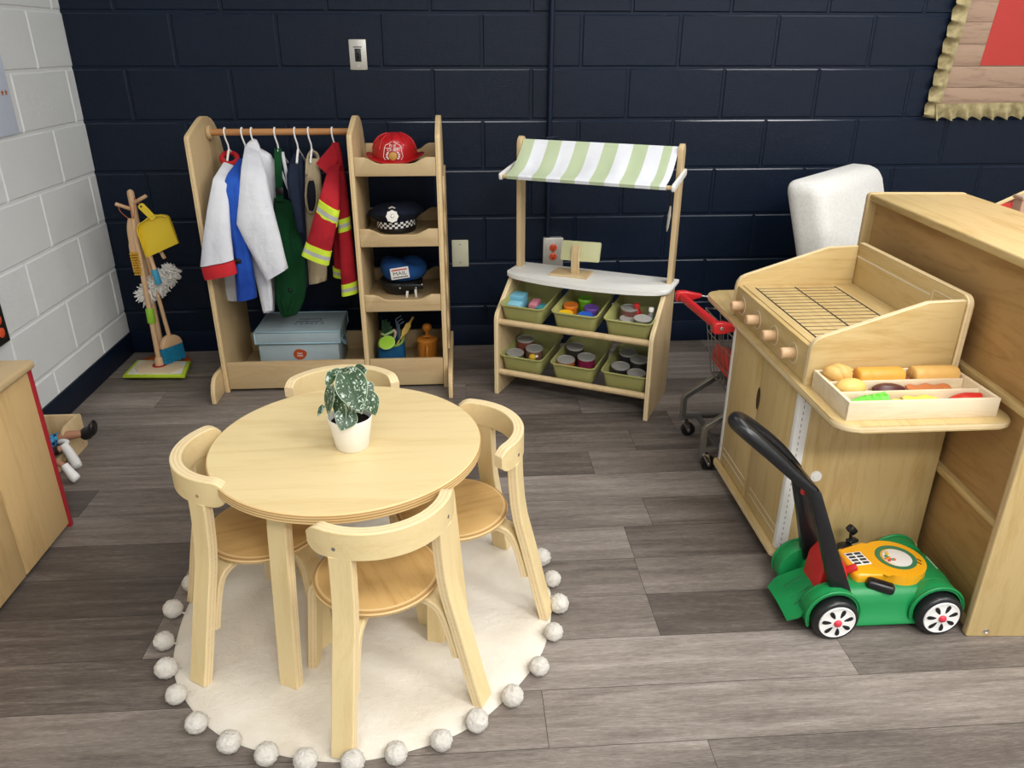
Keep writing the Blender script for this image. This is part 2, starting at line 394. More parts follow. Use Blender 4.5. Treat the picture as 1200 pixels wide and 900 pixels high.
for z in (1.302, 1.22): part(t, 'screw', MB().cyl((1.126, -.0085, z), (1.126, -.005, z), .0035), CHROME)
part(t, 'label_strip', MB().bx((1.109, -.0066, 1.289), (1.143, -.0055, 1.2925)), BLACK)
t = plate('blank_wall_plate', 'ivory blank wall plate on the navy wall right of the costume rack', 1.479, 1.553, .381, .503, plain('ivory', 'd3d2b8', .4))
for z in (.483, .401): part(t, 'screw', MB().cyl((1.516, -.0075, z), (1.516, -.005, z), .003), GREYM)
t = thing('electrical_outlet', 'steel surface outlet box with two orange sockets behind the toy till', 'outlet', (1.93, -.02, .45))
part(t, 'back_box', MB().bx((1.889, -.034, .388), (1.973, -.0, .512), .003), METAL)
part(t, 'cover_plate', MB().bx((1.885, -.042, .384), (1.977, -.033, .516), .006), METAL)
ORO = plain('orange_socket', 'd4522f', .35)
for z in (.472, .432):
    s_ = part(t, 'socket', MB().lathe([(.0168, 0), (.0168, .003), (.0155, .004)], 28, Matrix.Translation((1.931, -.042, z)) @ Matrix.Rotation(pi/2, 4, 'X')), ORO)
    mb = MB()
    for dx in (-.006, .006): mb.bx((1.931+dx-.0012, -.0468, z+.001), (1.931+dx+.0012, -.0455, z+.009))
    mb.cyl((1.931, -.0468, z-.006), (1.931, -.0455, z-.006), .003, n=12); part(s_, 'slot', mb, BLACK)
part(t, 'screw', MB().cyl((1.931, -.045, .452), (1.931, -.042, .452), .003, n=12), CHROME)
# ruffled pin board
BW = wood('rustic_board', 'a38873', '7b6351', 'x', .7, 2.5)
t = thing('bulletin_board', 'pin board of rustic wood paper and red sheet with ruffled burlap border', 'bulletin board', (4.2, -.01, 1.4))
mb = MB(); z = 1.05
for i in range(8):
    mb.bx((3.60, -.014, z), (4.75, -.002, z+.0835), .0012); z += .0845
part(t, 'backing_boards', mb, BW)
mb = MB(); mb.prism([(0, 0), (.66, 0), (.66, .62), (.052, .62)], (3.735, -.0145, 1.222), X, Z, (0, -.0012, 0)); part(t, 'red_sheet', mb, plain('red_paper', 'b4332b', .6))
BUR = fabric('burlap', 'b3a67e', .85, (.52, .47, .33), .3, 700, 30)
def ruffle(p0, p1, inward, n, w, amp, seed):
    p0, p1, inward = V(p0), V(p1), V(inward); rn = random.Random(seed); ph = [rn.uniform(-.6, .6) for _ in range(n+2)]
    L = (p1-p0)
    def f(u, v):
        k = u*n; i = int(k); p = ph[i]*(1-(k-i))+ph[i+1]*(k-i)
        wv = sin(2*pi*k+p)+.35*sin(4*pi*k+2*p); o = (v-.15)
        side = L.normalized()*(.009*cos(2*pi*k+p)*o)
        return p0+L*u+inward*(w*(.55-v))+V((0, -.022-amp*wv*max(o, .1)*1.25-.004*v, 0))+side+inward*(-.006*wv*v)
    return f
mb = MB(); mb.grid(ruffle((3.555, 0, 1.01), (3.62, 0, 1.75), (1, 0, 0), 12, .066, .017, 1), 170, 6, .0015); part(t, 'ruffle_border', mb, BUR, ang=80)
mb = MB(); mb.grid(ruffle((3.574, 0, 1.035), (4.75, 0, 1.05), (0, 0, 1), 19, .062, .016, 2), 260, 6, .0015); part(t, 'ruffle_border', mb, BUR, ang=80)
# poster on the left wall
t = thing('poster', 'pale blue poster with small orange stars on the grey wall', 'poster', (.004, -.8, 1.15))
part(t, 'sheet', MB().bx((.0015, -1.12, 1.018), (.007, -.512, 1.45), .001), plain('pale_blue_paper', 'cfd8ea', .6))
ST = plain('orange_print', 'b0663a', .6)
for i in range(4):
    yc = -.537-.023*i
    pl = [((.011 if k % 2 == 0 else .0046)*sin(k*pi/5), (.011 if k % 2 == 0 else .0046)*cos(k*pi/5)) for k in range(10)]
    part(t, 'star', MB().prism(pl, (.007, yc, 1.152), -Y, Z, (.0008, 0, 0)), ST)
# black panel with orange dials
t = thing('stove_panel', 'black panel with round orange dials on the grey wall above the left cabinet', 'panel', (.012, -1.1, .47))
part(t, 'panel', MB().bx((.0, -1.35, .402), (.022, -.908, .60), .003), plain('black_panel', '17171a', .4))
for yc in (-.948, -1.02, -1.09, -1.16):
    for z in (.443, .486, .53):
        part(t, 'dial', MB().lathe([(.0165, 0), (.0165, .004), (.012, .006)], 24, Matrix.Translation((.0215, yc, z)) @ Matrix.Rotation(pi/2, 4, 'Y')), plain('orange_dial', 'd9542e', .45) if yc == -.948 and z == .443 else bpy.data.materials['orange_dial'])
# ------------------------------------------------------------------ rug
RC = (1.268, -1.832)
RUGM = NT('rug_wool', .95, .1, 0, 'efe8dc'); _v = RUGM.obj()
RUGM.col(RUGM.ramp(RUGM.noise(_v, 5, 4), [(.3, 'e6dccb'), (.65, 'f4eee2')]))
RUGM.bump(RUGM.math('ADD', RUGM.noise(_v, 420, 3, .7), RUGM.math('MULTIPLY', RUGM.noise(_v, 60, 3), 1.2)), .6, .006)
rug = thing('round_rug', 'round cream rug with pom pom fringe under the table', 'rug', (RC[0], RC[1], 0))
def rugf(i, j, n=120, m=14):
    a = 2*pi*i/n; r = .459*j/m*(1+(.006*sin(5*a+1)+.004*sin(11*a)) * (j/m)**4)
    z = .010+.0012*sin(9*r*10+3*a)*.4
    if j == m: z = .0015; r += .002
    elif j == m-1: r = .456*(1+.006*sin(5*a+1)+.004*sin(11*a)); z = .0075
    return (RC[0]+r*cos(a), RC[1]+r*sin(a), z)
mb = MB(); c0 = mb.v((RC[0], RC[1], .010)); n, m = 120, 14
Lr = [[mb.v(rugf(i, j)) for i in range(n)] for j in range(1, m+1)]
for i in range(n):
    k = (i+1) % n; mb.face([c0, Lr[0][i], Lr[0][k]])
    for j in range(m-1): mb.face([Lr[j][i], Lr[j+1][i], Lr[j+1][k], Lr[j][k]])
part(rug, 'rug_body', mb, RUGM.m, ang=60)
POM = NT('pom_wool', .95, .1, 0, 'f1ece4'); _v = POM.obj(); POM.bump(POM.noise(_v, 330, 4, .75), .8, .008); POM.col(POM.ramp(POM.noise(_v, 120, 3), [(.3, 'ece6dc'), (.6, 'f4efe6')]))
pom0 = None
POMS = [18, 6.7, -5.3, -17.5, -31.6, -44.3, -56.3, -66.5, -77.6, -87.8, -99, -108.9, -119.5, -131.1, -143.7, -154.5, -166.1, -179.7, 168.2, 156, 144, 132, 120, 108, 96, 84, 72, 60, 48, 33]
for k, az in enumerate(POMS):
    a = R(az); rr = .478+random.uniform(-.004, .004)
    rn = random.Random(k); mb = MB(); q = .0232*rn.uniform(.93, 1.07)
    mb.ball((RC[0]+rr*cos(a), RC[1]+rr*sin(a), q*.96), (q, q*rn.uniform(.92, 1.05), q*.96), 34, 20, jit=.15, seed=k)
    mb.tube([(RC[0]+(rr-.03)*cos(a), RC[1]+(rr-.03)*sin(a), .006), (RC[0]+(rr-.012)*cos(a), RC[1]+(rr-.012)*sin(a), .012)], .0025, 6)
    part(rug, 'pom_pom', mb, POM.m, ang=180)
# ------------------------------------------------------------------ table
TC = (1.2535, -1.835)
tb = thing('round_table', 'round birch table with a potted plant on it standing on the cream rug', 'table', (TC[0], TC[1], .01))
mb = MB(); RT_ = .304
mb.lathe([(0.0001, .4565), (RT_-.004, .4565), (RT_, .4595), (RT_, .4765), (RT_-.0035, .4803), (.0001, .4803)], 96, Matrix.Translation((TC[0], TC[1], 0)), mis=[0, 1, 1, 1, 0])
PLYZ = NT('ply_edge_flat', .5, .35, 0, 'dcbc84'); _w = PLYZ.math('SINE', PLYZ.math('MULTIPLY', PLYZ.n('ShaderNodeSeparateXYZ').outputs[2], 1))
_sp = PLYZ.n('ShaderNodeSeparateXYZ'); PLYZ.l(PLYZ.obj(), _sp.inputs[0])
PLYZ.col(PLYZ.ramp(PLYZ.math('ADD', PLYZ.math('MULTIPLY', PLYZ.math('SINE', PLYZ.math('MULTIPLY', _sp.outputs[2], 2*pi/.006)), .4), .5), [(.2, 'b08752'), (.6, 'e2c48e')])); PLYZ = PLYZ.m
part(tb, 'tabletop', mb, [BIR['x'], PLYZ], ang=30)
def lpath(az, rs, o):  # rs: (r,z) list in the radial plane
    d = V((cos(az), sin(az), 0)); return [V((o[0], o[1], 0))+d*r+Z*z for r, z in rs], Z.cross(d)
for az in (-117, -29, 62, 151):
    rs = [(.10, .446)]+[(r, z) for r, z in [(.19, .446), (.215, .4455), (.232, .441), (.244, .431), (.250, .417), (.2525, .40)]]+[(.2525+.031*k/5, .40-.39*k/5) for k in range(1, 6)]
    p, wd = lpath(R(az), rs, TC); mb = MB(); mb.strip(p, .048, wd, .023, bev=.0018); part(tb, 'leg', mb, [BIR['z'], PLY], ang=35)
# ------------------------------------------------------------------ chairs
def make_chair(label, loc, rz):
    t = thing('childs_chair', label, 'chair', (loc[0], loc[1], .009), rz, 'birch chairs around the round table')
    s = 0.0
    mb = MB()
    mb.lathe([(.0001, .254), (.125, .254), (.134, .2575), (.1365, .263), (.134, .2685), (.125, .271), (.09, .270), (.0001, .2685)], 64, mis=[0, 1, 1, 1, 1, 0, 0])
    part(t, 'seat', mb, [SEATM, PLYZ], True, 40)
    for sx in (-1, 1):
        az = R(90-sx*57)
        rs = [(.055, .243), (.10, .243), (.118, .2415), (.131, .236), (.139, .226), (.143, .212)]+[(.143+.022*k/4, .212-.212*k/4) for k in range(1, 5)]
        p, wd = lpath(az, rs, (0, 0)); mb = MB(); mb.strip(p, .044, wd, .020, bev=.0018); part(t, 'leg', mb, [BIR['z'], PLY], True, 35, 'bent front leg')
        az = R(-90+sx*39)
        rs = [(.243, 0), (.227, .06), (.211, .125), (.195, .19), (.183, .235), (.173, .275), (.166, .32), (.162, .37), (.1605, .40), (.160, .4245)]
        p, wd = lpath(az, spline([V((r, z, 0)) for r, z in rs], 3), (0, 0)) if False else lpath(az, rs, (0, 0))
        mb = MB(); mb.strip(p, .047, wd, .0235, bev=.0018); part(t, 'leg', mb, [BIR['z'], PLY], True, 35, 'long rear leg rising to the backrest')
        rs = [(.055, .243), (.105, .243), (.126, .2415), (.142, .236), (.154, .226), (.1645, .205), (.176, .17), (.1865, .13), (.1895, .115)]
        p, wd = lpath(az, rs, (0, 0)); mb = MB(); mb.strip(p, .040, wd, .0165, bev=.002); part(t, 'bracket', mb, [BIR['z'], PLY], True, 35)
    cy = -.012; ro, th, z0, z1 = .1625, .025, .422, .482; ha = 68
    mb = MB(); A = [R(-90-ha+2*ha*k/40) for k in range(41)]
    pts = [V(((ro-th/2)*cos(a), cy+(ro-th/2)*sin(a), 0)) for a in A]
    rings = []
    for k, a in enumerate(A):
        e = min(k, 40-k); q = {0: .016, 1: .007, 2: .002}.get(e, 0); er = .0018
        d = V((cos(a), sin(a), 0)); o = V((0, cy, 0))
        pr = [(ro-th, z0+q+er), (ro-th+er, z0+q), (ro-er, z0+q), (ro, z0+q+er), (ro, z1-q-er), (ro-er, z1-q), (ro-th+er, z1-q), (ro-th, z1-q-er)]
        rings.append([o+d*r+Z*z for r, z in pr])
    L = [[mb.v(p) for p in r] for r in rings]
    for k in range(40):
        for i in range(8):
            j = (i+1) % 8; edge = i in (1, 5); vv = {0: (0, 0), 1: (0, th), 5: (th, 0)}.get(i, (0, 0))
            mb.face([L[k][i], L[k][j], L[k+1][j], L[k+1][i]], 1 if edge else 0, [(k*.01, vv[0]), (k*.01, vv[1]), (k*.01+.01, vv[1]), (k*.01+.01, vv[0])])
    mb.face(L[0][::-1], 1); mb.face(L[-1], 1)
    bk = part(t, 'backrest', mb, [BIR['x'], PLY], True, 28)
    mb = MB()
    for sx in (-1, 1):
        a = R(-90+sx*45); d = V((cos(a), sin(a), 0)); p = V((0, cy, .445))+d*ro
        mb.cyl(p-d*.002, p+d*.0008, .0042, n=14)
    part(bk, 'screw', mb, CHROME, True)
    return t
SEATM = wood('seat_veneer', 'd2ac70', 'bd9256', 'y', .38, 1.4)
make_chair('birch chair nearest the camera with its curved backrest turned to the viewer', (1.328, -2.049), R(24))
make_chair('birch chair at the right side of the round table with a round seat showing', (1.485, -1.81), R(108))
make_chair('birch chair behind the potted plant on the wardrobe side of the table', (1.202, -1.578), R(-176.3))
make_chair('birch chair on the left side of the round table facing right', (1.052, -1.861), R(-71.4))
# ------------------------------------------------------------------ potted plant
pc = (1.2695, -1.863)
pt = thing('potted_plant', 'small silver spotted leafy plant in a white pot on the round table', 'plant', (pc[0], pc[1], .4805))
M = Matrix.Translation((pc[0], pc[1], .4803))
part(pt, 'pot', MB().lathe([(.0001, 0), (.034, 0), (.0362, .002), (.0475, .070), (.0485, .076), (.0470, .077), (.0455, .074), (.043, .058), (.0001, .058)], 48, M), plain('pot_glaze', 'f3f0ea', .4), ang=50)
mb = MB(); mb.lathe([(.0001, .0585), (.043, .0588), (.0435, .062), (.03, .0635), (.0001, .064)], 30, M); part(pt, 'soil', mb, plain('soil', '1c1712', .95, .1, bump=.8, bscale=200))
def leaf_mat():
    t = NT('spotted_leaf', .38, .45, 0, '4e6a4c'); uv = t.n('ShaderNodeUVMap'); vec = t.obj()
    vo = t.n('ShaderNodeTexVoronoi'); vo.inputs['Scale'].default_value = 105; t.l(vec, vo.inputs['Vector'])
    wv = t.noise(vec, 190, 3, .6, .5)
    f = t.math('ADD', t.math('MULTIPLY', t.noise(vec, 130, 2, .5, 1.0), .8), t.math('MULTIPLY', wv, .25))
    k = t.ramp(f, [(.57, 0.0), (.615, 1.0)]); sp = t.n('ShaderNodeSeparateXYZ'); t.l(uv.outputs[0], sp.inputs[0])
    e = t.math('ABSOLUTE', t.math('SUBTRACT', sp.outputs[1], .5))
    edge = t.ramp(e, [(.465, 0.0), (.49, 1.0)]); mid = t.ramp(e, [(.0, 1.0), (.03, 0.0)])
    base = t.ramp(t.noise(vec, 40, 3), [(.3, '2c4429'), (.7, '465f45')])
    kk = t.math('MULTIPLY', k, t.ramp(e, [(.03, 0.0), (.08, 1.0), (.42, 1.0), (.46, 0.0)]))
    c = t.mix(kk, base, 'c3d3c4'); c = t.mix(edge, c, 'a9c0a0'); c = t.mix(mid, c, '2b4427'); t.col(c); return t.m
LEAF = leaf_mat(); STEM = plain('leaf_stem', '5d7a45', .5)
def leaf(base, tip, up, width, curl=.12, cup=.15):
    # heart shaped leaf from base to tip with its upper side towards up
    b, tp = V(base), V(tip); ax = tp-b; L = ax.length; d = ax.normalized(); up = V(up); up = (up-d*up.dot(d)).normalized(); sd = d.cross(up)
    def f(u, v):
        s = u; wdt = width*1.18*(max(0, sin(pi*min(1, (s*.96+.04)**.66)))**.86)
        x = (v-.5)*2; lob = -.12*L*max(0, 1-s*4)*abs(x)
        return b+d*(s*L+lob)+sd*(x*wdt)+up*(-cup*width*abs(x)**1.6*-1*.5-curl*L*(s-.35)**2*1.6+.10*width*(1-abs(x))*0)
    mb = MB(); mb.grid(f, 18, 12, .0012); return mb
def pl(u, v, Y): return at(u, v, Y)
o = V((pc[0], pc[1], .545))
LV = [  # base pixel+depth, tip pixel+depth, up, half width
    (pl(407, 437, -1.872), pl(423, 484, -1.930), V((-.1, -.8, .75)), .0295),
    (pl(397, 459, -1.89), pl(401, 505, -1.905), V((-.6, -.7, .5)), .0175),
    (pl(409, 483, -1.895), pl(399, 505, -1.925), V((.1, -.9, .5)), .021),
    (pl(388, 453, -1.875), pl(384, 489, -1.895), V((-.85, -.55, .35)), .019),
    (pl(430, 462, -1.85), pl(441, 487, -1.86), V((.45, -.6, .7)), .019),
    (pl(426, 452, -1.835), pl(438, 463, -1.84), V((.2, -.5, .8)), .017),
    (pl(392, 444, -1.86), pl(383, 436, -1.865), V((-.2, -.6, .8)), .020),
    (pl(416, 440, -1.86), pl(430, 433, -1.87), V((.2, -.6, .8)), .020),
    (pl(379, 476, -1.89), pl(372, 488, -1.90), V((-.5, -.6, .6)), .007),
    (pl(404, 436, -1.83), pl(400, 431, -1.80), V((0, -.2, 1)), .022)]
for b, tp, up, wd in LV:
    lf = part(pt, 'leaf', leaf(b, tp, up, wd), LEAF, ang=80)
    mid = (b+o)/2+V((0, 0, .012)); part(lf, 'stem', MB().tube(spline([o+V((random.uniform(-.012, .012), random.uniform(-.012, .012), -.012)), mid, b], 5), .0014, 6), STEM, ang=80)
# ------------------------------------------------------------------ costume rack
rk = thing('costume_rack', 'birch dress-up wardrobe with hanging rail and hat shelves against the navy wall', 'wardrobe', (1.0, -.28, 0))
def side(x0, th, front=-.48, foot=False):
    # outline in (y,z): y measured from the front edge back
    pf = [(-.48, 0), (-.48, .985), (-.476, .997), (-.466, 1.004), (-.33, 1.040), (-.295, 1.0485), (-.26, 1.0515), (-.225, 1.0485), (-.187, 1.038), (-.152, 1.018), (-.122, .987), (-.098, .944), (-.083, .895), (-.075, .84), (-.07, .78), (-.07, 0)]
    mb = MB(); mb.prism(pf, (x0, 0, 0), Y, Z, (th, 0, 0), .0035, 0, 1); return mb
for x0 in (.545, 1.118, 1.436): part(rk, 'side_panel', side(x0, .02), [TAN['z'], PLYD], ang=35)
foot = [(-.598, .004), (-.592, 0), (-.02, 0), (-.01, .02), (-.012, .075), (-.03, .083), (-.47, .098), (-.52, .103), (-.555, .098), (-.582, .078), (-.597, .045)]
for x0 in (.526, 1.4565): part(rk, 'foot', MB().prism(foot, (x0, 0, 0), Y, Z, (.018, 0, 0), .004, 0, 1), [TAN['y'], PLYD], ang=35)
mb = MB(); mb.tube([(.5655, -.262, .993), (1.1175, -.262, .993)], .0125, 20); rod = part(rk, 'hanging_rail', mb, RODW)
for xa, xb in ((.5655, .580), (1.104, 1.1178)): part(rk, 'rail_boss', MB().cyl((xa, -.262, .993), (xb, -.262, .993), .0265, n=28, bev=.003), TAN['x'])
part(rk, 'kick_board', MB().bx((.5655, -.478, .012), (1.1175, -.460, .128), .003), TAN['x']); part(rk, 'kick_board', MB().bx((1.1385, -.478, .012), (1.4355, -.460, .128), .003), TAN['x'])
part(rk, 'bottom_shelf', MB().bx((.5655, -.459, .012), (1.1175, -.086, .028), .001), TAN['x']); part(rk, 'bottom_shelf', MB().bx((1.1385, -.459, .012), (1.4355, -.086, .028), .001), TAN['x'])
part(rk, 'back_rail', MB().bx((.5655, -.086, .012), (1.1175, -.070, .112), .002), TAN['x']); part(rk, 'back_rail', MB().bx((1.1385, -.086, .012), (1.4355, -.070, .112), .002), TAN['x'])
def dip(w, h, d): return [(0, 0), (w, 0), (w, h), (w-.036, h), (w-.05, h-.006), (w-.075, h-d+.004), (w-.092, h-d), (.092, h-d), (.075, h-d+.004), (.05, h-.006), (.036, h), (0, h)]
for zt in (.856, .592, .332):
    fb = part(rk, 'tray_front', MB().prism(dip(.297, .067, .026), (1.1385, -.478, zt), X, Z, (0, .015, 0), .002, 0, 1), [TAN['x'], PLYD], ang=30)
    part(rk, 'shelf', MB().bx((1.1385, -.463, zt+.004), (1.4355, -.087, zt+.018), .001), TAN['y'])
    part(rk, 'tray_back', MB().prism(dip(.297, .072, .030), (1.1385, -.087, zt+.0), X, Z, (0, .015, 0), .002, 0, 1), [TAN['x'], PLYD], ang=30)
# wavy mirror frame on the outer right side
pf = [(-.40+.012*sin(z*2*pi/.135), z) for z in [.14+.018*i for i in range(40)]]; pf = pf+[(-.10, pf[-1][1]), (-.10, .14)]
part(rk, 'mirror_frame', MB().prism(pf, (1.4565, 0, 0), Y, Z, (.008, 0, 0), .001), TAN['z'], ang=30)
# ------------------------------------------------------------------ hangers
def hanger(x, label, lean=0):
    t = thing('coat_hanger', label, 'hanger', (x, -.262, .93), 0, 'white hangers on the wardrobe rail')
    yc, zc = -.262, .993
    hook = [V((x, yc-.0145*cos(R(a)), zc+.0005+.0150*sin(R(a)))) for a in range(-55, 181, 20)][::-1]
    hook = [V((x, yc+.0155*cos(R(a)), zc+.0155*sin(R(a)))) for a in range(-40, 190, 15)]
    neck = [V((x+lean*.3, yc-.014, zc-.02)), V((x+lean, yc-.004, zc-.045)), V((x+lean, yc, zc-.07))]
    part(t, 'hook', MB().tube(hook+neck, .0032, 8), WHITE, ang=80)
    za = zc-.07
    arms = [V((x+lean, yc-.055, za-.040)), V((x+lean, yc-.045, za-.030)), V((x+lean, yc-.02, za-.008)), V((x+lean, yc, za+.004)), V((x+lean, yc+.03, za-.010)), V((x+lean, yc+.10, za-.045)), V((x+lean, yc+.135, za-.062))]
    part(t, 'shoulder_bar', MB().tube(spline(arms, 4), .0045, 8), WHITE, ang=80); return t
HX = [.631, .695, .731, .819, .894, .946, 1.036]
HL = ['white plastic hanger holding the red-collared white costume at the left end of the rail', 'white plastic hanger holding the blue costume', 'white plastic hanger holding the white lab coat',
      'white plastic hanger holding the green apron', 'white plastic hanger holding the navy costume', 'white plastic hanger holding the beige vest', 'white plastic hanger holding the red fire jacket at the right end of the rail']
for x, l in zip(HX, HL): hanger(x, l, .006)
# ------------------------------------------------------------------ costumes: soft tubes lofted through measured cross sections
def cloth(mb, secs, n=28, wr=.06, seed=0, mis=None, sub=3, caps=True, flat=False):
    # secs: (left pixel, right pixel, depth y, half thickness)
    rn = random.Random(seed); S = []
    for (l, r, Yd, th) in secs: S.append((at(l[0], l[1], Yd), at(r[0], r[1], Yd), th))
    def interp(i, t):
        def cr(a, b, c, d): return b*(1-t)+c*t if flat else .5*((2*b)+(c-a)*t+(2*a-5*b+4*c-d)*t*t+(3*b-a-3*c+d)*t**3)
        q = [S[max(i-1, 0)], S[i], S[i+1], S[min(i+2, len(S)-1)]]
        return cr(*[s[0] for s in q]), cr(*[s[1] for s in q]), cr(*[s[2] for s in q])
    ks = []
    for i in range(len(S)-1): ks += [(i, k/sub) for k in range(sub)]
    ks.append((len(S)-2, 1.0))
    ph = [rn.uniform(0, 6.28) for _ in range(4)]; rings = []
    for q, (i, t) in enumerate(ks):
        a, b, th = interp(i, t); c = (a+b)/2; h = (b-a)/2; nrm = h.cross(Z if abs(h.normalized().z) < .95 else X).normalized()
        if nrm.y > 0: nrm = -nrm
        ring = []
        for k in range(n):
            g = 2*pi*k/n; w = 1+wr*sin(5*g+ph[0]+q*.25)+wr*.8*sin(8*g+ph[1]-q*.17)+wr*.5*sin(3*g+ph[2]+q*.4)
            ca, sa = cos(g), sin(g); ex = .8
            ring.append(c+h*(abs(ca)**ex*(1 if ca > 0 else -1))+nrm*(th*(abs(sa)**ex*(1 if sa > 0 else -1))*w))
        rings.append(ring)
    m2 = None
    if mis: m2 = [mis[min(int(k/sub), len(mis)-1)] for k in range(len(rings)-1)]
    mb.loft(rings, caps, False, 0, m2); return mb
WF = fabric('white_cotton', 'f3f5fb', .85, (.88, .89, .93)); BF = fabric('blue_satin', '2c62cf', .55, (.10, .25, .62)); RF = fabric('red_cotton', 'c32834', .75, (.55, .08, .13)); GF = fabric('green_cotton', '14502c', .8, (.04, .22, .11))
NF = fabric('navy_cotton', '232c42', .8); EF = fabric('beige_cotton', 'c9b795', .85); LIME = plain('reflective_lime', 'd2ea3c', .5); SILV = plain('reflective_silver', 'b4b6b4', .4, .6); RCU = fabric('red_trim', 'cc2c33', .7)
for m_ in (WF, BF, RF, GF, NF, EF):
    for n_ in m_.node_tree.nodes:
        if n_.type == 'BUMP': n_.inputs['Strength'].default_value = .55; n_.inputs['Distance'].default_value = .006
def costume(name, label, i):
    return thing(name, label, 'costume', (HX[i], -.262, .5), 0, None)
g = costume('white_costume', 'white costume with red collar and red sleeve cuff, leftmost on the rail', 0)
part(g, 'body', cloth(MB(), [((264, 189), (279, 192), -.27, .012), ((262, 205), (283, 215), -.29, .022), ((261, 260), (284, 270), -.30, .025), ((262, 320), (281, 322), -.31, .025), ((263, 350), (279, 352), -.31, .02)], seed=1), WF, ang=80)
part(g, 'sleeve', cloth(MB(), [((262, 190), (277, 196), -.36, .012), ((250, 209), (270, 216), -.46, .024), ((243, 245), (269, 252), -.50, .026), ((238, 280), (271, 280), -.515, .027), ((235, 312), (274, 304), -.525, .026)], seed=2, wr=.06, flat=True), WF, ang=80)
part(g, 'cuff', cloth(MB(), [((236, 313), (274.5, 305), -.526, .0275), ((238, 321), (276.5, 313), -.528, .0285), ((240, 327.5), (278, 320), -.528, .028)], seed=2, wr=.03), RCU, ang=80)
mb = MB(); mb.tube([at(269+9.2*cos(R(q)), 185.5+6.5*sin(R(q)), -.285-.05*sin(R(q))) for q in range(0, 360, 18)], .0095, 12, closed=True); part(g, 'collar', mb, RCU, ang=80)
g = costume('blue_costume', 'bright blue costume jacket hanging between two white costumes', 1)
part(g, 'body', cloth(MB(), [((279, 186), (288, 187), -.30, .012), ((276, 200), (292, 205), -.31, .02), ((276, 260), (295, 260), -.33, .022), ((278, 330), (300, 332), -.33, .022)], seed=3), BF, ang=80)
part(g, 'sleeve', cloth(MB(), [((279, 188), (288, 189), -.36, .012), ((263, 212), (284, 214), -.455, .022), ((266, 245), (287, 245), -.475, .024), ((273, 285), (292, 284), -.49, .024), ((276, 325), (298, 322), -.49, .026), ((278, 352), (301, 348), -.49, .025)], seed=4, wr=.09), BF, ang=80)
part(g, 'sleeve_strap', MB().box(at(279, 306, -.515), (.022, .012, .02), bev=.004), BLACK)
g = costume('lab_coat', 'white lab coat with a creased sleeve hanging in front of the blue costume', 2)
part(g, 'body', cloth(MB(), [((290, 168), (308, 176), -.26, .018), ((292, 180), (321, 188), -.27, .03), ((298, 230), (323, 232), -.29, .032), ((299, 300), (322, 300), -.30, .03), ((304, 345), (322, 342), -.31, .025), ((309, 366), (321.5, 364), -.31, .02)], seed=5), WF, ang=80)
part(g, 'sleeve', cloth(MB(), [((287, 172), (304, 178), -.34, .014), ((283, 195), (312, 205), -.44, .026), ((280, 228), (317, 231), -.475, .030), ((277.5, 262), (323, 256), -.50, .030), ((287, 282), (328, 275), -.505, .029), ((300, 306), (333, 297), -.51, .027), ((312, 329), (337.5, 314), -.515, .022)], seed=6, wr=.05, flat=True), WF, ang=80)
part(g, 'sleeve', cloth(MB(), [((289, 200), (303, 205), -.35, .012), ((286, 270), (304, 270), -.41, .016), ((297, 315), (316, 318), -.42, .016), ((308, 364.5), (320.5, 362.5), -.42, .014)], seed=7, wr=.05), WF, ang=80)
part(g, 'collar', cloth(MB(), [((296, 162.5), (301, 164), -.26, .006), ((288, 170), (305, 174), -.275, .016), ((286, 182), (306, 187), -.30, .018)], seed=8, wr=.03), WF, ang=80)
g = costume('green_apron', 'dark green apron with shoulder straps hanging over the grey-blue box', 3)
part(g, 'bib', cloth(MB(), [((321, 232), (344, 236), -.33, .012), ((320, 262), (350, 268), -.36, .018), ((321, 300), (357, 302), -.38, .024), ((322, 340), (359, 338), -.385, .026), ((325, 358), (354, 358), -.385, .022), ((331, 372), (348, 368), -.385, .012)], seed=9, wr=.12), GF, ang=80)
def ribbon(mb, pts, w, wdv, th=.002, mi=0): return mb.strip(spline(pts, 5), w, wdv, th, mi=mi, me=mi)
part(g, 'strap', ribbon(MB(), [at(325.5, 174, -.265), at(326, 195, -.335), at(327, 215, -.35), at(328, 236, -.355)], .028, X), GF, ang=80)
part(g, 'buckle', MB().box(at(327.5, 224, -.362), (.030, .005, .026), bev=.002), BLACK)
part(g, 'piping', ribbon(MB(), [at(331, 178, -.25), at(335, 200, -.29), at(341, 233, -.31)], .012, X), WF, ang=80)
part(g, 'piping', ribbon(MB(), [at(328, 196, -.27), at(334, 212, -.30), at(338, 222, -.31)], .009, X), WF, ang=80)
part(g, 'apron_tie', MB().tube(spline([at(344, 240, -.385), at(340, 320, -.405), at(343, 350, -.41), at(336, 368, -.41), at(330, 350, -.41)], 5), .004, 8), GF, ang=80)
part(g, 'button', MB().ball(at(340, 340, -.418), .008, 12, 8), BLACK)
g = costume('navy_costume', 'dark navy costume hanging between the green apron and the beige vest', 4)
part(g, 'body', cloth(MB(), [((344, 180), (353, 180), -.26, .01), ((336, 205), (357, 207), -.30, .02), ((341, 240), (358, 244), -.33, .022), ((347, 280), (360, 282), -.34, .02), ((353, 334), (361, 336), -.34, .015)], seed=10, wr=.09), NF, ang=80)
part(g, 'sleeve', cloth(MB(), [((340, 192), (350, 194), -.36, .01), ((336.5, 212), (350, 214), -.41, .016), ((343, 245), (354, 246), -.42, .016), ((349, 272), (357, 272), -.42, .012)], seed=11), NF, ang=80)
g = costume('beige_vest', 'beige utility vest with an open armhole beside the red fire jacket', 5)
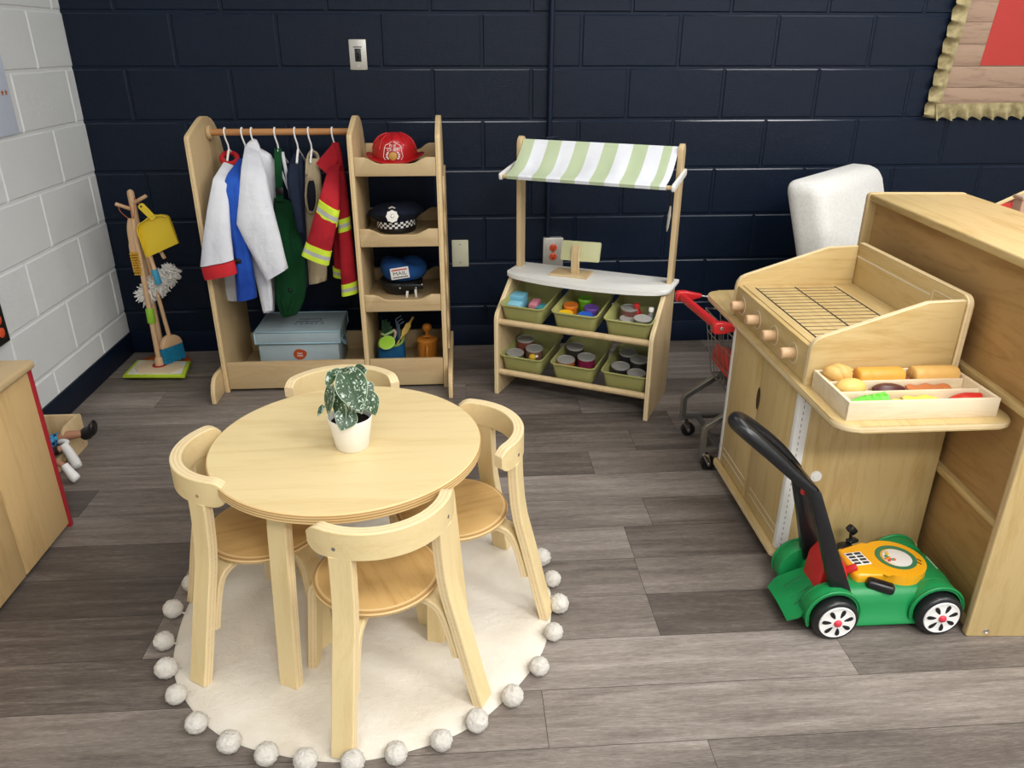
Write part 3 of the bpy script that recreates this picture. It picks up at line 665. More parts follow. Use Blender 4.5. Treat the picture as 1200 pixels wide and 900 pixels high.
part(g, 'body', cloth(MB(), [((358, 186), (374, 186), -.28, .012), ((357.5, 215), (377, 218), -.32, .02), ((357.5, 262), (379, 262), -.33, .022), ((360, 300), (383, 302), -.34, .022), ((362, 333), (383, 328), -.34, .018)], seed=12, wr=.12), EF, ang=80)
part(g, 'armhole', cloth(MB(), [((361, 212), (368, 212), -.345, .006), ((360, 230), (370, 230), -.350, .008), ((362, 246), (369, 247), -.350, .006)], seed=13, wr=0), plain('armhole_shade', '20222a', .9, .1), ang=80)  # dark patch painted as the shade inside the armhole opening
rim = [at(358.5+6.2+6.8*cos(R(a)), 229-21*sin(R(a)), -.357) for a in range(0, 360, 20)]; part(g, 'armhole_binding', MB().tube(rim, .0035, 8, closed=True), EF, ang=80)
part(g, 'shoulder_strap', MB().tube(spline([at(359, 205, -.33), at(360, 188, -.29), at(364, 178, -.26), at(372, 181, -.25), at(375, 200, -.27)], 5), .005, 8), EF, ang=80)
g = costume('fire_jacket', 'red fire jacket with lime and silver reflective bands at the right end of the rail', 6)
part(g, 'body', cloth(MB(), [((388, 190), (401, 187), -.27, .016), ((388, 210), (406, 214), -.29, .026), ((390, 245), (409, 250), -.30, .028), ((391, 300), (412, 305), -.31, .028), ((393, 322), (413, 326), -.31, .026)], seed=14), RF, ang=80)
def banded(par, a, b, c, d, Yd, th, seed):
    # band from row a-b (top left,right) to c-d (bottom)
    L = lambda p, q, t: (p[0]+(q[0]-p[0])*t, p[1]+(q[1]-p[1])*t)
    ts = (0, .36, .38, .66, .68, 1); secs = [(L(a, c, t), L(b, d, t), Yd, th) for t in ts]
    return part(par, 'reflective_band', cloth(MB(), secs, wr=.03, seed=seed, sub=1, mis=[0, 0, 1, 0, 0]), [LIME, SILV], ang=80)
s1 = part(g, 'sleeve', cloth(MB(), [((385, 196), (398, 192), -.34, .014), ((379, 216), (398, 222), -.44, .026), ((373, 236), (397, 249), -.47, .029), ((365, 264), (392, 276), -.50, .029), ((356.5, 292), (386.5, 304), -.515, .028)], seed=15, wr=.04), RF, ang=80)
banded(s1, (374.3, 233), (398, 247.5), (369, 250), (395, 266), -.478, .036, 15); banded(s1, (358.8, 283), (389, 294.5), (353.5, 298), (385.5, 310.5), -.516, .0305, 15)
s2 = part(g, 'sleeve', cloth(MB(), [((396, 200), (403, 202), -.33, .012), ((397, 228), (408, 232), -.39, .02), ((396.5, 262), (411, 262), -.40, .023), ((398, 300), (415, 300), -.41, .024), ((400.5, 338), (419, 334), -.41, .023)], seed=16, wr=.04), RF, ang=80)
banded(s2, (396.3, 257), (410.3, 253), (396.5, 272.5), (411.8, 268), -.402, .0255, 16); banded(s2, (400, 333), (418.7, 328), (400.5, 346.5), (420.2, 342), -.411, .0255, 16)
banded(g, (389.8, 312), (412, 316), (390.5, 323), (412.5, 327), -.311, .0295, 14)
mb = MB(); mb.loft([[at(*p, Yd) for p, Yd in zip([(391, 167), (370, 191.5), (387, 208), (396, 186)], [-.29, -.34, -.35, -.31])], [at(*p, Yd) for p, Yd in zip([(392, 167), (372, 191), (388, 206), (397, 185)], [-.272, -.315, -.325, -.285])]])
part(g, 'collar', mb, RF, ang=30)
part(g, 'collar', cloth(MB(), [((389, 167), (397, 167), -.27, .012), ((388, 178), (400, 178), -.28, .018), ((387, 196), (402, 194), -.29, .02)], seed=17, wr=.05), RF, ang=80)
# ------------------------------------------------------------------ grey-blue box
BXM = fabric('box_felt', 'aab9be', .7, (.58, .65, .68), .15, 600, 3); BXT = plain('box_trim', '9fc3d3', .6)
bx = thing('storage_box', 'grey-blue fabric costume box with lid standing on the wardrobe floor', 'box', (.835, -.235, .0285))
part(bx, 'box_body', MB().bx((.668, -.356, .0285), (.998, -.115, .20), .006), BXM)
lid = part(bx, 'lid', MB().bx((.660, -.364, .162), (1.006, -.107, .214), .006), BXM)
mb = MB()
for x in (.660, 1.006):
    for yy in (-.364, -.107): mb.tube([(x, yy, .164), (x, yy, .213)], .0035, 8)
for zz in (.163, .213):
    mb.tube([(.660, -.364, zz), (1.006, -.364, zz), (1.006, -.107, zz), (.660, -.107, zz)], .0035, 8, closed=True)
part(lid, 'piping', mb, BXT, ang=80)
DK = plain('dark_print', '2a3034', .6)
mb = MB(); mb.text('costume', (.865, -.205, .2145), X, Y, .024, w=.095); mb.text('collection', (.865, -.236, .2145), X, Y, .024, w=.112)
for k, wd in enumerate((.010, .014, .018, .012, .009, .016)): mb.prism([(0, 0), (wd, 0), (wd*.8, .008), (wd*.2, .008)], (.806+.022*k, -.268, .2142), X, Y, (0, 0, .0006))
part(lid, 'lettering', mb, DK, ang=0)
bd = part(bx, 'badge', MB().prism([(.0265*(1+.06*sin(2*a+.6)+.05*sin(3*a))*cos(a), .0235*(1+.05*sin(3*a+1))*sin(a)) for a in [2*pi*k/28 for k in range(28)]], (.836, -.3565, .112), X, Z, (0, -.0012, 0)), plain('badge_orange', 'b34a1e', .5))
mb = MB(); mb.text('best', (.836, -.3578, .117), X, Z, .009); mb.text('toys', (.836, -.3578, .107), X, Z, .010); part(bd, 'lettering', mb, WPAINT, ang=0)
part(bx, 'handle', ribbon(MB(), [(1.0, -.28, .145), (1.012, -.26, .125), (1.014, -.235, .12), (1.012, -.21, .125), (1.0, -.19, .145)], .02, Z), BXT, ang=80)
# ------------------------------------------------------------------ hats
REDP = plain('red_plastic', 'b81c22', .25, .5); hx, hy, hz = 1.272, -.262, .8745
t = thing('fire_helmet', 'red toy fire helmet with white crest on the top shelf', 'hat', (hx, hy, hz))
mb = MB(); n = 40
def brim(r): return [(r*1.0*cos(2*pi*k/n)*(1 if True else 1), r*1.18*sin(2*pi*k/n)) for k in range(n)]
rings = []
for sc, z in ((.085, .016), (.088, .010), (.108, .008), (.114, .010), (.115, .013), (.112, .0145), (.098, .016), (.0895, .02)):
    rings.append([(hx+x, hy+y+.008, hz+z+.024*(x/sc)**2*min(1, (sc-.08)/.03)) for x, y in brim(sc)])
part(t, 'brim', mb.loft(rings, True), REDP, ang=50)
dome = [(.0885, .0185), (.0885, .035), (.086, .058), (.079, .078), (.066, .095), (.047, .107), (.025, .1135), (.0001, .115)]
part(t, 'dome', MB().lathe(dome, 40, Matrix.Translation((hx, hy, hz)) @ Matrix.Diagonal((1, 1.14, 1, 1))), REDP, ang=60)
mb = MB()
for k in range(-2, 3):
    a = R(-90+k*36); prs = [V((hx+r*1.012*cos(a), hy+1.14*r*1.012*sin(a), hz+z*1.01)) for r, z in dome[2:7]]
    mb.tube(spline(prs, 3), .0028, 6)
part(t, 'ridge', mb, REDP, ang=80)
def onhelm(px, pz):  # a point on the front of the dome
    for (r1, z1), (r2, z2) in zip(dome, dome[1:]):
        if z1 <= pz <= z2: r = r1+(r2-r1)*(pz-z1)/(z2-z1); break
    else: r = .088
    q = max(1-(px/r)**2, .02); return V((hx+px, hy-1.14*r*sqrt(q)-.0012, hz+pz))
sh = [(-.03, .024), (-.037, .036), (-.033, .058), (-.031, .070), (-.026, .078), (-.012, .083), (0, .092), (.012, .083), (.026, .078), (.031, .070), (.033, .058), (.037, .036), (.03, .024)]
mb = MB(); mb.tube([onhelm(*p) for p in sh], .0011, 6); mb.tube([onhelm(-.031, .0665), onhelm(0, .068), onhelm(.031, .0665)], .0009, 6)
for sx in (-1, 1):
    for k, (ax_, az_) in enumerate(((.019, .05), (.023, .043), (.023, .035), (.019, .029))): mb.ball(onhelm(sx*ax_, az_), (.0042, .0015, .0034), 8, 6)
cr = part(t, 'crest', mb, WPAINT, ang=80)
mb = MB(); p = onhelm(0, .075); mb.text('FIRE', p+V((0, -.001, 0)), X, V((0, .45, .9)), .010); p = onhelm(0, .0605); mb.text('CHIEF', p+V((0, -.001, 0)), X, V((0, .25, .97)), .010, w=.042); part(cr, 'lettering', mb, WPAINT, ang=0)
p = onhelm(0, .038); part(cr, 'emblem', MB().lathe([(.0155, 0), (.0145, .004), (.008, .0055), (.0001, .006)], 24, Matrix.Translation(p+V((0, .001, 0))) @ Matrix.Rotation(pi/2, 4, 'X')), plain('gold_emblem', 'c79b4a', .4))
BHAT = fabric('hat_wool', '1c2334', .85)
hx, hy, hz = 1.262, -.262, .6105
t = thing('police_cap', 'navy police cap with chequered band and silver badge on the middle shelf', 'hat', (hx, hy, hz))
tl = Matrix.Rotation(R(-4), 4, 'Y')
part(t, 'cap_base', MB().lathe([(.074, 0), (.0775, .004), (.0785, .02), (.077, .024), (.0001, .024)], 40, Matrix.Translation((hx, hy, hz)) @ Matrix.Diagonal((1, 1.12, 1, 1))), BLACK, ang=50)
CHK = NT('chequer', .6, .3); uv = CHK.n('ShaderNodeUVMap'); ck = CHK.n('ShaderNodeTexChecker'); ck.inputs['Scale'].default_value = 1; mp = CHK.n('ShaderNodeMapping'); mp.inputs['Scale'].default_value = (44, 3, 1); mp.inputs['Location'].default_value = (.001, .001, .001)
CHK.l(uv.outputs[0], mp.inputs[0]); CHK.l(mp.outputs[0], ck.inputs['Vector']); ck.inputs['Color1'].default_value = lin('f2f2ee'); ck.inputs['Color2'].default_value = lin('14161d'); CHK.col(ck.outputs['Color'])
mb = MB(); mb.loft([[V((hx+.0795*cos(2*pi*k/88), hy+.089*sin(2*pi*k/88), hz+z+.05*(.0795*cos(2*pi*k/88)))) for k in range(88)] for z in (.022, .047)], False)
band = part(t, 'chequered_band', mb, CHK.m, ang=80)
rings = []
for r, z, tt in ((.077, .02, .0), (.0785, .046, .1), (.094, .058, .5), (.108, .068, .8), (.110, .074, .9), (.104, .085, 1), (.080, .100, 1), (.045, .108, 1), (.01, .110, 1)):
    rings.append([V((hx+r*cos(a)*(1.03), hy+r*1.0*sin(a), hz+z+.1*r*cos(a)*tt*.6+.003*sin(3*a)*tt-.10*r*sin(a)*tt)) for a in [2*pi*k/40 for k in range(40)]])
part(t, 'crown', MB().loft(rings), BHAT, ang=60)
bp = V((hx-.006, hy-.110, hz+.076)); M = Matrix.Translation(bp) @ Matrix.Rotation(R(72), 4, 'X'); mb = MB()
st = [((.026 if k % 2 == 0 else .021)*sin(k*pi/8), (.026 if k % 2 == 0 else .021)*cos(k*pi/8)) for k in range(16)]
mb.prism(st, M @ V((0, 0, 0)), M.to_3x3() @ X, M.to_3x3() @ Y, M.to_3x3() @ Z*.004, .001)
for q in range(5): mb.ball(M @ V(((q-2)*.005, .030+(.004 if q in (1, 3) else .006 if q == 2 else .002), .003)), .004, 8, 6)
mb.lathe([(.014, .004), (.014, .0055), (.011, .0055), (.011, .0045), (.007, .0045), (.005, .007), (.0001, .0075)], 24, M); part(t, 'badge', mb, plain('silver_badge', 'd9d6cf', .3, .5, .6), ang=40)
# black medical hat under the mail hat
hx, hy, hz = 1.268, -.262, .3505
t = thing('black_toy_bag', 'black toy bag with white straps under the blue mail hat on the third shelf', 'bag', (hx, hy, hz))
rings = []
for r, z in ((.052, 0), (.062, .003), (.076, .02), (.085, .04), (.086, .052), (.080, .058), (.05, .061)): rings.append([V((hx+1.03*r*(abs(cos(a))**.8)*(1 if cos(a) > 0 else -1), hy+r*1.0*sin(a), hz+z)) for a in [2*pi*k/36 for k in range(36)]])
part(t, 'bag_body', MB().loft(rings), plain('black_nylon', '0e0f12', .5, bump=.2), ang=60)
for u0_, u1_ in (((477.5, 341), (476.5, 352)), ((487, 339), (488, 349))): part(t, 'white_strap', ribbon(MB(), [at(u0_[0], u0_[1], hy-.092), at((u0_[0]+u1_[0])/2, (u0_[1]+u1_[1])/2, hy-.089), at(u1_[0], u1_[1], hy-.082)], .0095, X, .003), WHITE, ang=80)
part(t, 'flap', MB().box((hx+.048, hy-.088, hz+.045), (.09, .012, .022), bev=.004), BLACK)
for dx in (.0, .065, .09): part(t, 'rivet', MB().ball((hx+dx, hy-.0955, hz+.041+(.014 if dx > .08 else 0)), .003, 10, 6), WHITE)
BLH = fabric('blue_wool', '23518f', .85, (.10, .24, .46))
t = thing('mail_hat', 'blue mail carrier hat with a white MAIL patch resting on the black toy bag', 'hat', (hx, hy, hz+.063))
rings = []
for r, z in ((.066, .0), (.074, .001), (.084, .010), (.093, .028), (.094, .045), (.088, .062), (.072, .073), (.045, .076), (.012, .074)):
    rings.append([V((hx+.004+r*(1.03+.10*cos(a))*cos(a), hy+r*1.0*sin(a), hz+.0630+z+(.006*sin(2*a+.5)+.005*sin(3*a))*min(1, z/.05)-.08*r*cos(a)*min(1, z/.06))) for a in [2*pi*k/44 for k in range(44)]])
part(t, 'crown', MB().loft(rings), BLH, ang=60)
pc_ = at(468.5, 320, hy-.097); ax_ = V((cos(.14), 0, sin(.14))); ay_ = ax_.cross(V((0, 1, -.12)))*-1; ay_ = V((-sin(.14)*.98, .16, cos(.14)))
pch = part(t, 'mail_patch', MB().prism([(-.0375, -.0225), (.0375, -.0225), (.0375, .0225), (-.0375, .0225)], pc_, ax_, ay_, V((0, -.003, 0)), .0008), WPAINT)
f_ = pc_+V((0, -.0034, 0)); part(pch, 'lettering', MB().text('MAIL', f_+V((0, 0, -.001)), ax_, ay_, .0155, w=.054), DK, ang=0)
part(pch, 'red_stripe', MB().prism([(-.031, .0115), (.031, .0115), (.031, .0165), (-.031, .0165)], f_, ax_, ay_, V((0, -.0006, 0))), plain('red_print', 'c2372c', .6))
part(pch, 'black_stripe', MB().prism([(-.031, -.017), (.031, -.017), (.031, -.0135), (-.031, -.0135)], f_, ax_, ay_, V((0, -.0006, 0))), DK)
# ------------------------------------------------------------------ garden things on the bottom shelf
TEAL = fabric('blue_canvas', '1f5f8c', .8, (.08, .28, .43)); GTR = plain('green_trim', '8fb04a', .7); LIM = plain('lime_foam', '9fd03c', .6)
t = thing('garden_tote', 'blue canvas garden tote with green trim on the wardrobe bottom shelf', 'bag', (1.212, -.30, .0285))
rings = []
for k, (z, gx) in enumerate(((.0285, 0), (.033, .004), (.08, .006), (.12, .005), (.143, .0))):
    w_, d_ = .052+gx, .040+gx
    rings.append([V((1.212+w_*(abs(cos(a))**.45)*(1 if cos(a) > 0 else -1), -.30+d_*(abs(sin(a))**.45)*(1 if sin(a) > 0 else -1), z+((.010*cos(a)+.010*sin(a)) if k == 4 else 0))) for a in [2*pi*q/40 for q in range(40)]])
inner = [[p+(V((1.212, -.30, p.z))-p)*.07 for p in r] for r in rings[::-1][:3]]
part(t, 'tote_body', MB().loft(rings+inner, True), TEAL, ang=60)
part(t, 'trim', MB().tube(rings[-1], .0055, 8, closed=True), GTR, ang=80)
sp = thing('lime_pad', 'lime green oval foam pad leaning on the rim of the garden tote', 'pad', (1.18, -.345, .12))
pm = at(453.5, 401.5, -.362); M = Matrix.Translation(pm) @ Matrix.Rotation(R(-12), 4, 'Y') @ Matrix.Rotation(R(42), 4, 'X')
part(sp, 'pad', MB().lathe([(.0001, -.003), (.03, -.003), (.033, 0), (.031, .003), (.0001, .0045)], 36, M @ Matrix.Diagonal((1.0, .92, 1, 1))), LIM, ang=50)
part(sp, 'rim', MB().tube([M @ V((.0325*cos(R(a)), .030*sin(R(a)), 0)) for a in range(0, 360, 12)], .0022, 8, closed=True), plain('pale_lime', 'bfe07a', .6), ang=80)
t = thing('garden_rake', 'dark three pronged hand rake standing in the garden tote', 'tool', (1.235, -.29, .1))
for k in range(3):
    b0 = at(467+k*.8, 400, -.285-.012*k); tp = at(463.8+2.0*k, 374+3.2*k, -.30-.012*k); e = at(470+1.5*k, 370+3.4*k, -.31-.012*k)
    part(t, 'tine', MB().tube([b0, tp, e], .0026, 6), plain('rake_steel', '7088a8', .4, .5, .3) if k == 0 else bpy.data.materials['rake_steel'], ang=30)
part(t, 'handle', MB().cyl((1.235, -.29, .055), at(468, 398, -.295), .007, n=12), BLACK)
t = thing('yellow_scraper', 'yellow toy garden spade leaning out of the garden tote', 'tool', (1.26, -.29, .1)); YW = plain('yellow_wood', 'd8b24a', .5)
p0, p1 = at(471.5, 393, -.30), at(481, 377, -.27); d = (p1-p0).normalized(); sd = d.cross(Y).normalized()
part(t, 'blade', MB().prism([(0, -.006), (.022, -.012), (.052, -.012), (.064, -.004), (.064, .004), (.052, .012), (.022, .012), (0, .006)], p0, d, sd, Y*.004, .001), YW)
part(t, 'handle', MB().cyl(p0+d*.063+Y*.002, p0+d*.092+Y*.002, .0052, n=12, bev=.002), YW); part(t, 'shank', MB().cyl(p0-d*.075+Y*.002, p0+d*.002+Y*.002, .004, n=10), YW)
t = thing('garden_gloves', 'dark green garden gloves with pale cuffs stuffed upright in the garden tote', 'gloves', (1.19, -.285, .1)); GG = fabric('glove_green', '2e4a34', .85)
mb = MB()
for (u, v, uu, vv) in ((450, 392, 449, 375), (453, 392, 452, 374), (456, 392, 455.5, 377), (458, 393, 458, 382)): mb.tube(spline([at(u, v+8, -.29), at(u, v, -.295), at((u+uu)/2-.5, (v+vv)/2, -.298), at(uu, vv, -.292)], 3), [.010, .010, .010, .009, .009, .009, .008, .0075, .007, .005], 10)
part(t, 'glove', mb, GG, ang=80); part(t, 'cuff', MB().tube([at(447.5, 391, -.315), at(451, 393, -.328), at(457, 390, -.322), at(461.5, 387, -.30)], .0055, 8), plain('pale_green', '9ab87a', .7), ang=80)
part(t, 'thumb', MB().tube(spline([at(462, 396, -.30), at(463.5, 390, -.305), at(461, 386, -.305)], 4), .0055, 8), plain('pale_pink', 'd6bfae', .7), ang=80)
ORC = plain('orange_tin', 'd98a33', .35)
t = thing('watering_can', 'small orange watering can on the wardrobe bottom shelf', 'watering can', (1.364, -.275, .0285))
wx, wy = 1.364, -.275; M = Matrix.Translation((wx, wy, .0285))
part(t, 'can_body', MB().lathe([(.0001, 0), (.041, 0), (.043, .003), (.0435, .10), (.0455, .106), (.046, .110), (.0445, .1125), (.030, .1175), (.0185, .119), (.0165, .118), (.0160, .108), (.0001, .106)], 40, M), ORC, ang=50)
part(t, 'inner_hole', MB().lathe([(.0158, .1105), (.0001, .1107)], 24, M), plain('opening_brown', '6e2f16', .7))  # dark brown disc set in the can's opening
part(t, 'handle', MB().tube(spline([(wx+.002, wy-.040, .125), (wx+.002, wy-.062, .118), (wx+.002, wy-.070, .085), (wx+.002, wy-.060, .052), (wx+.002, wy-.041, .044)], 5), .0062, 12), ORC, ang=80)
part(t, 'spout', MB().tube([(wx-.001, wy+.040, .07), (wx-.001, wy+.055, .12), (wx-.001, wy+.058, .158)], [.012, .009, .008], 12), ORC, ang=60)
part(t, 'rose', MB().ball((wx-.001, wy+.052, .172), (.021, .019, .019), 24, 14), ORC, ang=80)
# ------------------------------------------------------------------ market stall (own frame: a along the front, b towards the back)
SO = V((1.642, -.553, 0)); SA = R(-27.2)
SM = Matrix.Translation(SO) @ Matrix.Rotation(SA, 4, 'Z')
def S(a, b, z): return SM @ V((a, b, z))
st = thing('market_stall', 'wooden play market stall with green and white striped awning and six tubs', 'market stall', SO, SA)
prof = [(-.0, 0), (-.0, .312), (.004, .330), (.012, .343), (.155, .456), (.30, .456), (.30, 0)]
for a in (0, .618): part(st, 'side_panel', MB().prism(prof, (a, 0, 0), Y, Z, (.018, 0, 0), .002, 0, 1), [STALLW, PLY], True, 35)
for b, z, nm in ((.004, .306, 0), (.004, .094, 0), (.235, .313, 0), (.235, .098, 0)):
    part(st, 'rail', MB().cyl((.0175, b+.012, z), (.6185, b+.012, z), .0125, n=18), STALLW, True)
fr = [(-.012, .308), (.648, .308), (.648, .160), (.645, .152)]+[(.318+.327*cos(R(a))*1.0, .152-.085*sin(R(a))**1.0) for a in range(8, 173, 8)]+[(-.009, .152), (-.012, .160)]
ct = part(st, 'counter', MB().prism(fr, (0, 0, .457), X, Y, (0, 0, .017), .004), WPAINT, True, 35)
for a in (0, .618): part(st, 'post', MB().prism(rrect(.222, .474, .272, .982, [0, 0, .024, .024], 6), (a, 0, 0), Y, Z, (.018, 0, 0), .0025, 0, 1), [STALLW, STALLW], True, 35)
for a, s in ((-.0105, 0), (.6365, 0)):
    d = V((0, .247-.082, .879-.852)).normalized(); nn = V((0, -d.z, d.y))
    part(st, 'awning_arm', MB().prism(rrect(-.012, -.0125, .187, .0125, .008, 4), (a, .088, .853), d, nn, (.0105, 0, 0), .002), WPAINT, True, 35)
part(st, 'top_dowel', MB().cyl((.0175, .247, .962), (.6185, .247, .962), .007, n=14), STALLW, True)
part(st, 'front_dowel', MB().cyl((.0, .0885, .853), (.6365, .0885, .853), .0075, n=14), STALLW, True)
AWG = fabric('awning_green', 'c0cdab', .85, (.71, .77, .63), .15, 700, 5); AWW = fabric('awning_white', 'e9ecf2', .85, (.86, .87, .9), .15, 700, 5)
def awn(u, v):
    a = .020+.597*u
    if v < .06: g = pi*(v/.06); return (a, .247+.0085*cos(pi-g) if False else .247+.0085*cos(g), .962+.0085*sin(g))
    if v > .93:
        g = (v-.93)/.07*pi*1.15; return (a, .0885-.0095*sin(g)-0*.001, .853+.0095*cos(g))
    t = (v-.06)/.87; b = .2385+(.0885-.2385)*t; z = .962+(.8625-.962)*t-.020*sin(pi*t)*(1+.25*sin(7*u))+.0022*sin(u*40)*sin(pi*t)
    return (a, b, z)
bd = [0, .062, .153, .245, .337, .43, .522, .615, .708, .80, .895, .968, 1.0]; bd = [0, .075, .17, .262, .355, .447, .54, .632, .725, .815, .905, .965, 1.0]
def amat(u, v):
    for k in range(len(bd)-1):
        if u < bd[k+1]: return k % 2
    return 1
part(st, 'awning', MB().grid(awn, 130, 44, .0012, mif=amat), [AWG, AWW], True, 60)
# toy till
tl = thing('toy_till', 'wooden toy till with a tilted pale green screen on the white stall counter', 'till', S(.245, .21, .474), SA)
part(tl, 'base', MB().prism([(.166, .155), (.322, .155), (.318, .258), (.170, .258)], (0, 0, 0), X, Y, (0, 0, .008), .0015), [STALLW], True, 35).data.transform(ROOT[tl.name].inverted() @ SM @ Matrix.Translation((0, 0, .474)))
mb = MB(); mb.strip([S(.262, b, z) for b, z in ((.196, .480), (.192, .52), (.190, .55), (.194, .575), (.203, .590))], .030, SM.to_3x3() @ X, .012); part(tl, 'stem', mb, [STALLW, PLY], ang=35)
tsc = R(-14); nrm = SM.to_3x3() @ V((0, -cos(R(20)), -sin(R(20)))*1)
ax_ = SM.to_3x3() @ V((1, .0, .03)); ay_ = SM.to_3x3() @ V((0, .28, .96))
part(tl, 'screen', MB().prism(rrect(-.078, -.036, .078, .040, .006), S(.277, .206, .567), ax_, ay_, (SM.to_3x3() @ V((0, .96, -.28)))*.011, .002), plain('sage_paint', 'c6c79a', .5), ang=35)
t = thing('hanging_pen', 'pen hanging on a dark cord inside the right awning post of the stall', 'pen', S(.612, .21, .80), SA)
part(t, 'cord', MB().tube(spline([S(.6165, .235, .86), S(.612, .215, .83), S(.610, .21, .79), S(.6105, .212, .765)], 5), .0018, 6), BLACK, ang=80)
part(t, 'barrel', MB().tube([S(.6105, .212, .768), S(.609, .212, .735), S(.606, .211, .69), S(.605, .211, .675)], [.003, .006, .005, .0015], 10), plain('pen_grey', 'a7a39a', .4), ang=50)
part(st, 'post_pin', MB().cyl((.6175, .247, .862), (.6185, .247, .862), .004, n=8), METAL, True)
# tubs
SAGE = plain('sage_tub', 'a8a86a', .5, .4)
def tub(loc, tilt, label):
    t = thing('storage_tub', label, 'tub', SM @ V(loc), SA, 'sage tubs of the market stall'); Mx = Matrix.Rotation(tilt, 4, 'X')
    def ring(w, y0, y1, z, r=.022): return [Mx @ V((p[0], p[1], z)) for p in rrect(-w/2, y0, w/2, y1, r, 6)]
    H = .074
    rings = [ring(.150, .006, .228, .0, .018), ring(.156, .003, .232, .004, .02), ring(.172, -.008, .246, H-.010), ring(.178, -.011, .249, H-.009), ring(.186, -.016, .254, H-.004, .026), ring(.186, -.016, .254, H, .026), ring(.176, -.010, .248, H+.0005, .022), ring(.170, -.006, .244, H-.003, .02), ring(.154, .006, .230, .008, .018), ring(.146, .010, .226, .004, .015)]
    part(t, 'tub_body', MB().loft(rings), SAGE, True, 45); return t
UL = ['leftmost', 'middle', 'rightmost']
for k, a in enumerate((.1075, .322, .529)):
    tub((a, .030, .306), R(6.5), UL[k]+' sage tub of the upper row holding '+('small toy boxes', 'five bright lidded pots', 'grey cans and two bottles')[k])
    tub((a, .030, .095), R(5.0), UL[k]+' sage tub of the lower row holding '+('three grey-lidded cans and a yellow toy', 'three grey-lidded cans with colourful sides', 'four grey-lidded cans')[k])
# cans
LIDM = NT('tin_lid', .45, .4, 0, 'a3a19c'); LIDM = LIDM.m
LT = R(5)
def stallpt(u, v, b):      # where the view of a lid meets depth b of the stall
    n = SM.to_3x3() @ Y; d = _ray(u, v); o = S(0, b, 0); p = CAM+d*((o-CAM).dot(n)/d.dot(n))
    return p, (.310+(b-.03)*.114, .099+(b-.03)*.0875)[0 if p.z > .25 else 1]
def can(u, v, b, col, label, r=.036, ti=(LT, 0), grp='toy food cans in the stall tubs'):
    p, fz = stallpt(u, v, b); h = min(max(p.z-fz, .03), .068)
    t = thing('toy_can', label, 'can', p-V((0, 0, h)), 0, grp); M = ROOT[t.name] @ Matrix.Rotation(ti[0], 4, 'X') @ Matrix.Rotation(ti[1], 4, 'Y')
    nm = 'label_'+col; m = bpy.data.materials.get(nm) or plain(nm, col, .5, .4, 0, .25, 60)
    part(t, 'wrapper', MB().lathe([(.0001, 0), (r*.96, 0), (r*.97, h-.004), (.0001, h-.004)], 32, M), m, ang=50)
    part(t, 'lid', MB().lathe([(r*.97, h-.006), (r, h-.004), (r, h), (r*.94, h+.001), (r*.9, h-.0015), (.0001, h-.0012)], 36, M), [LIDM], ang=40); return t
low = [(603.5, 412, .075, '49603c', 'front left'), (616, 396, .165, '8c4a3a', 'rear left'), (626, 407, .118, '7d5a4a', 'right rear'),
       (663, 420, .075, 'c4642c', 'front left'), (674, 405, .165, '3a3530', 'rear left'), (687, 417, .118, '8a2048', 'right rear'),
       (727, 427.5, .10, '2d2a2a', 'front left'), (745.5, 436, .072, '3a3a40', 'front right'), (736, 412, .185, '2f2c30', 'rear left'), (749, 420, .150, '35322e', 'rear right')]
WHERE = ['leftmost lower tub', 'middle lower tub', 'rightmost lower tub']
DESC = {'49603c': 'green sided', '8c4a3a': 'rust sided', '7d5a4a': 'brown and orange', 'c4642c': 'orange sided', '3a3530': 'dark', '8a2048': 'magenta sided', '2d2a2a': 'black sided', '3a3a40': 'dark grey', '2f2c30': 'near-black sided', '35322e': 'charcoal'}
for k, (u, v, b, c, w_) in enumerate(low): can(u, v, b, c, DESC[c]+' grey-lidded toy can at the '+w_+' of the '+WHERE[0 if k < 3 else 1 if k < 6 else 2])
p, fz = stallpt(624, 417.5, .070)
t = thing('yellow_toy', 'small yellow toy fruit beside the cans in the leftmost lower tub', 'toy', p-V((0, 0, .012)), 0)
mb = MB(); mb.ball(p-V((0, 0, .004)), (.015, .013, .014), 14, 10, jit=.08); part(t, 'fruit', mb, plain('yellow_toy', 'd9b02c', .5), ang=80)
part(t, 'cap', MB().ball(p+V((.017, -.003, .0)), .006, 10, 8), WHITE)
for u, v, b, c, l, ti in ((737.5, 359.5, .150, '7c4e48', 'reddish toy can with grey lid at the rear left of the rightmost upper tub', (LT, 0)), (753, 372, .080, '4d4b4a', 'dark toy can with grey lid at the front right of the rightmost upper tub', (LT, 0)),
    (735, 373, .098, '6d6a66', 'grey toy can with grey lid at the front centre of the rightmost upper tub', (LT, R(6))), (727, 378.5, .068, '8a8884', 'tilted pale toy can at the front left of the rightmost upper tub', (R(6), R(-3)))): can(u, v, b, c, l, .0335, ti)
def bottle(u, v, b, col, capcol, label, r, lean):
    p, fz = stallpt(u, v, b); h = p.z-fz; t = thing('toy_bottle', label, 'bottle', p-V((0, 0, h)), 0); M = ROOT[t.name] @ Matrix.Rotation(lean[0], 4, 'X') @ Matrix.Rotation(lean[1], 4, 'Y')
    part(t, 'bottle_body', MB().lathe([(.0001, 0), (r, 0), (r, h*.45), (r*.8, h*.62), (r*.42, h*.82), (.0001, h*.82)], 24, M), plain('bottle_'+col, col, .35), ang=60)
    part(t, 'cap', MB().lathe([(r*.42, h*.80), (r*.62, h*.83), (r*.62, h*.98), (r*.5, h), (.0001, h)], 20, M), plain('cap_'+capcol, capcol, .35), ang=50)
bottle(748.5, 355, .155, 'b3202a', 'd83a33', 'red toy sauce bottle standing behind the cans in the rightmost upper tub', .0185, (R(4), R(-6)))
